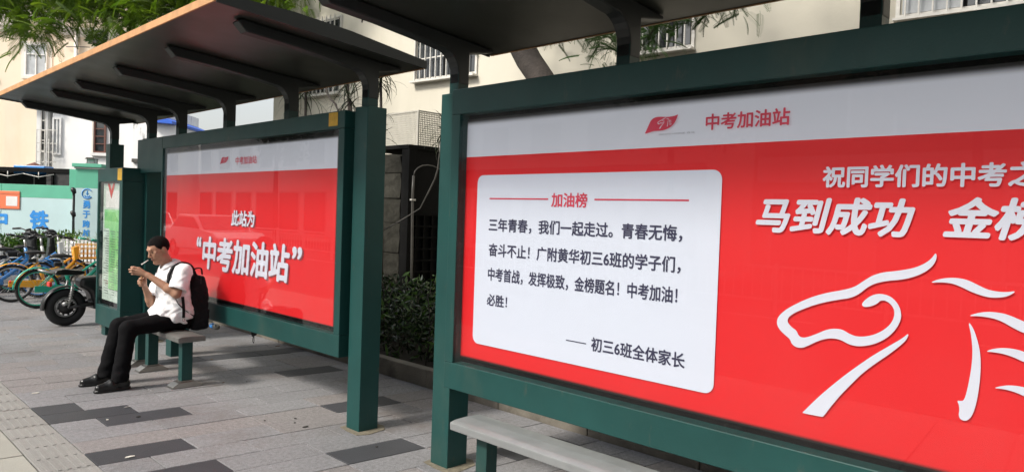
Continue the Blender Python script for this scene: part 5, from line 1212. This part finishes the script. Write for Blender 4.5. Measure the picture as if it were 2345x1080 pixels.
car('white saloon car on the road, mirrored in the far lightbox glass',(-4.6,24,-.16),0,'carwhite'); car('second white saloon car further along the road behind the first',(-4.7,31,-.16),0,'carwhite')
rl=thing('road_railing','white steel railing along the middle of the road','railing',(-7.9,0,-.16))
for i in range(33): MB().box(-.03,.03,i*2-2,i*2-1.94,0,1.0).build('post',M['white'],rl)
MB().box(-.02,.02,-2,62,.90,.95).build('rail',M['white'],rl); MB().box(-.02,.02,-2,62,.25,.29).build('rail',M['white'],rl)
k=MB()
for i in range(310): k.box(-.010,.010,-1.9+i*.2,-1.88+i*.2,.291,.899)
tag(k.build('balusters',M['white'],rl),kind='stuff')
def street_tree(label,x,y,s,seed):
    t=thing('street_tree',label,'tree',(x,y,0),0,'street trees across the road'); MB().tube([(0,0,-.1),(.05,0,1.6*s),(0,.1,3.2*s)],[.16,.13,.10],10).build('trunk',M['bark'],t)
    r=random.Random(seed); cs=[(r.uniform(-1.6,1.6)*s,r.uniform(-1.8,1.8)*s,(4.4+r.uniform(-.9,1.6))*s,.9*s,.9*s,.6*s) for i in range(16)]
    V,T=leaf_cloud(cs,5200,.30,(1,.4),.3,seed); np_mesh('crown',V,T,M['leafdark'],t); lb=MB()
    for q in cs[:8]: lb.tube([(0,.1,3.1*s),(q[0]*.5,q[1]*.5,3.8*s),q[:3]],[.07,.05,.02],6)
    lb.build('limbs',M['bark'],t)
street_tree('street tree across the road in front of the tan brick shop',-14.2,4,1.25,41); street_tree('street tree across the road between the two shop buildings',-14.4,12.5,1.3,42); street_tree('street tree across the road by the long white building',-14.0,38,1.4,43)
TC=thing('street_tree','unseen street tree added on the pavement behind the viewpoint to block sky light','tree',(-.9,-5.5,0),0); MB().tube([(0,0,-.1),(.05,0,2),(0,.1,4.6)],[.22,.18,.15],12).build('trunk',M['bark'],TC)  # out-of-view tree added to cut the sky light from behind
r_=random.Random(77); cs=[(r_.uniform(-3,4.2),r_.uniform(-3.5,4.5),r_.uniform(4.6,7.6),1.1,1.1,.7) for i in range(46)]
V,T=leaf_cloud(cs,17000,.30,(1,.42),.3,78); np_mesh('crown',V,T,M['leafdark'],TC); lb=MB()
for q in cs[:14]: lb.tube([(0,.1,4.4),(q[0]*.5,q[1]*.5,5.2),q[:3]],[.10,.06,.02],6)
lb.build('limbs',M['bark'],TC)
for (x,y,a,l_) in ((-.9,-13,1.1,'second unseen street tree added behind the viewpoint to block sky light'),(3.9,-9.5,2.3,'unseen street tree added in the planting behind the viewpoint to block sky light')):  # further out-of-view copies added to darken faces turned to the viewpoint
    c_=copy_tree(TC); c_.location=(x,y,0); c_.rotation_euler=(0,0,a); c_['label']=l_
# ================================================================ LITTER ON THE PAVING
def flat_bit(pts,z,m,name,label,cat='litter'):
    mb=MB(); n=len(pts); V=[(x,y,z) for x,y in pts]+[(x,y,z+.004) for x,y in pts]; mb.add(V,[tuple(range(n))[::-1],tuple(range(n,2*n))]+[(i,(i+1)%n,(i+1)%n+n,i+n) for i in range(n)])
    return tag(mb.build(name,M[m]),label,cat)
def gz(px,py): 
    d=ray(px,py); t=-H/d[2]; p=CAM+d*t; return p[:2]
def blob(c,r,n=9,seed=1,ax=1.8):
    r_=random.Random(seed); return [(c[0]+r*ax*math.cos(2*math.pi*i/n)*r_.uniform(.6,1.2),c[1]+r*math.sin(2*math.pi*i/n)*r_.uniform(.6,1.2)) for i in range(n)]
for i,(x,y,r,m,nm,lb_) in enumerate(((297,1046,.024,'litter','gum_stain','pale gum blot on the third dark paver, nearest the bottom edge'),(246,961,.014,'litter','paper_scrap','tiny white paper scrap on the second dark paver'),(870,993-30,.013,'blackleafbit','dry_leaf','dark curled leaf on the paving right of the big column foot'),(292,932,.022,'tactile','gum_stain','grey gum blot near the L shaped dark pavers'),(82,900,.024,'litter','paper_scrap','crumpled white scrap on pale paving left of the shoes'),(317,954,.020,'blackleafbit','tar_spot','small black tar spot on the second dark paver'),(864,990-30,.011,'blackleafbit','tar_spot','small black tar spot near the column foot'),(862,1023,.016,'blackleafbit','tar_spot','dark spot on the last dark paver by the bottom edge'),(512,876,.015,'dryleaf','dry_leaf','brown dry leaf on paving right of the bench leg'),(485,823,.018,'dryleaf','dry_leaf','pale brown dry leaf between the bench legs'),(636,792,.03,'dryleaf','dry_leaf','dry brown leaf cluster on paving below the far lightbox'),(565,874,.008,'blackleafbit','tar_spot','tiny dark speck on paving in front of the far lightbox'),(868,992,.013,'litter','paper_scrap','small pale scrap left of the green column foot'),(700,977,.022,'blackleafbit','dark_twig','dark twig lying on the paving left of the green column'),(675,968,.012,'blackleafbit','dark_twig','short dark twig end near the cracked paver'))):
    if i in (2,6,12): x,y=((676,958),(606,963),(1052,935))[ (2,6,12).index(i)]
    if i==12: lb_='small dark leaf on paving between the two shelters'; m='blackleafbit'; nm='dry_leaf'
    if i==2: lb_='dark curled leaf on paving left of the big column foot'
    if i==6: lb_='small black tar spot on the cracked pale paver'
    r*=.6; c=gz(x,y); flat_bit(blob(c,r,9,i,1.9 if r>.012 else 1.2),.0022,m,nm,lb_)
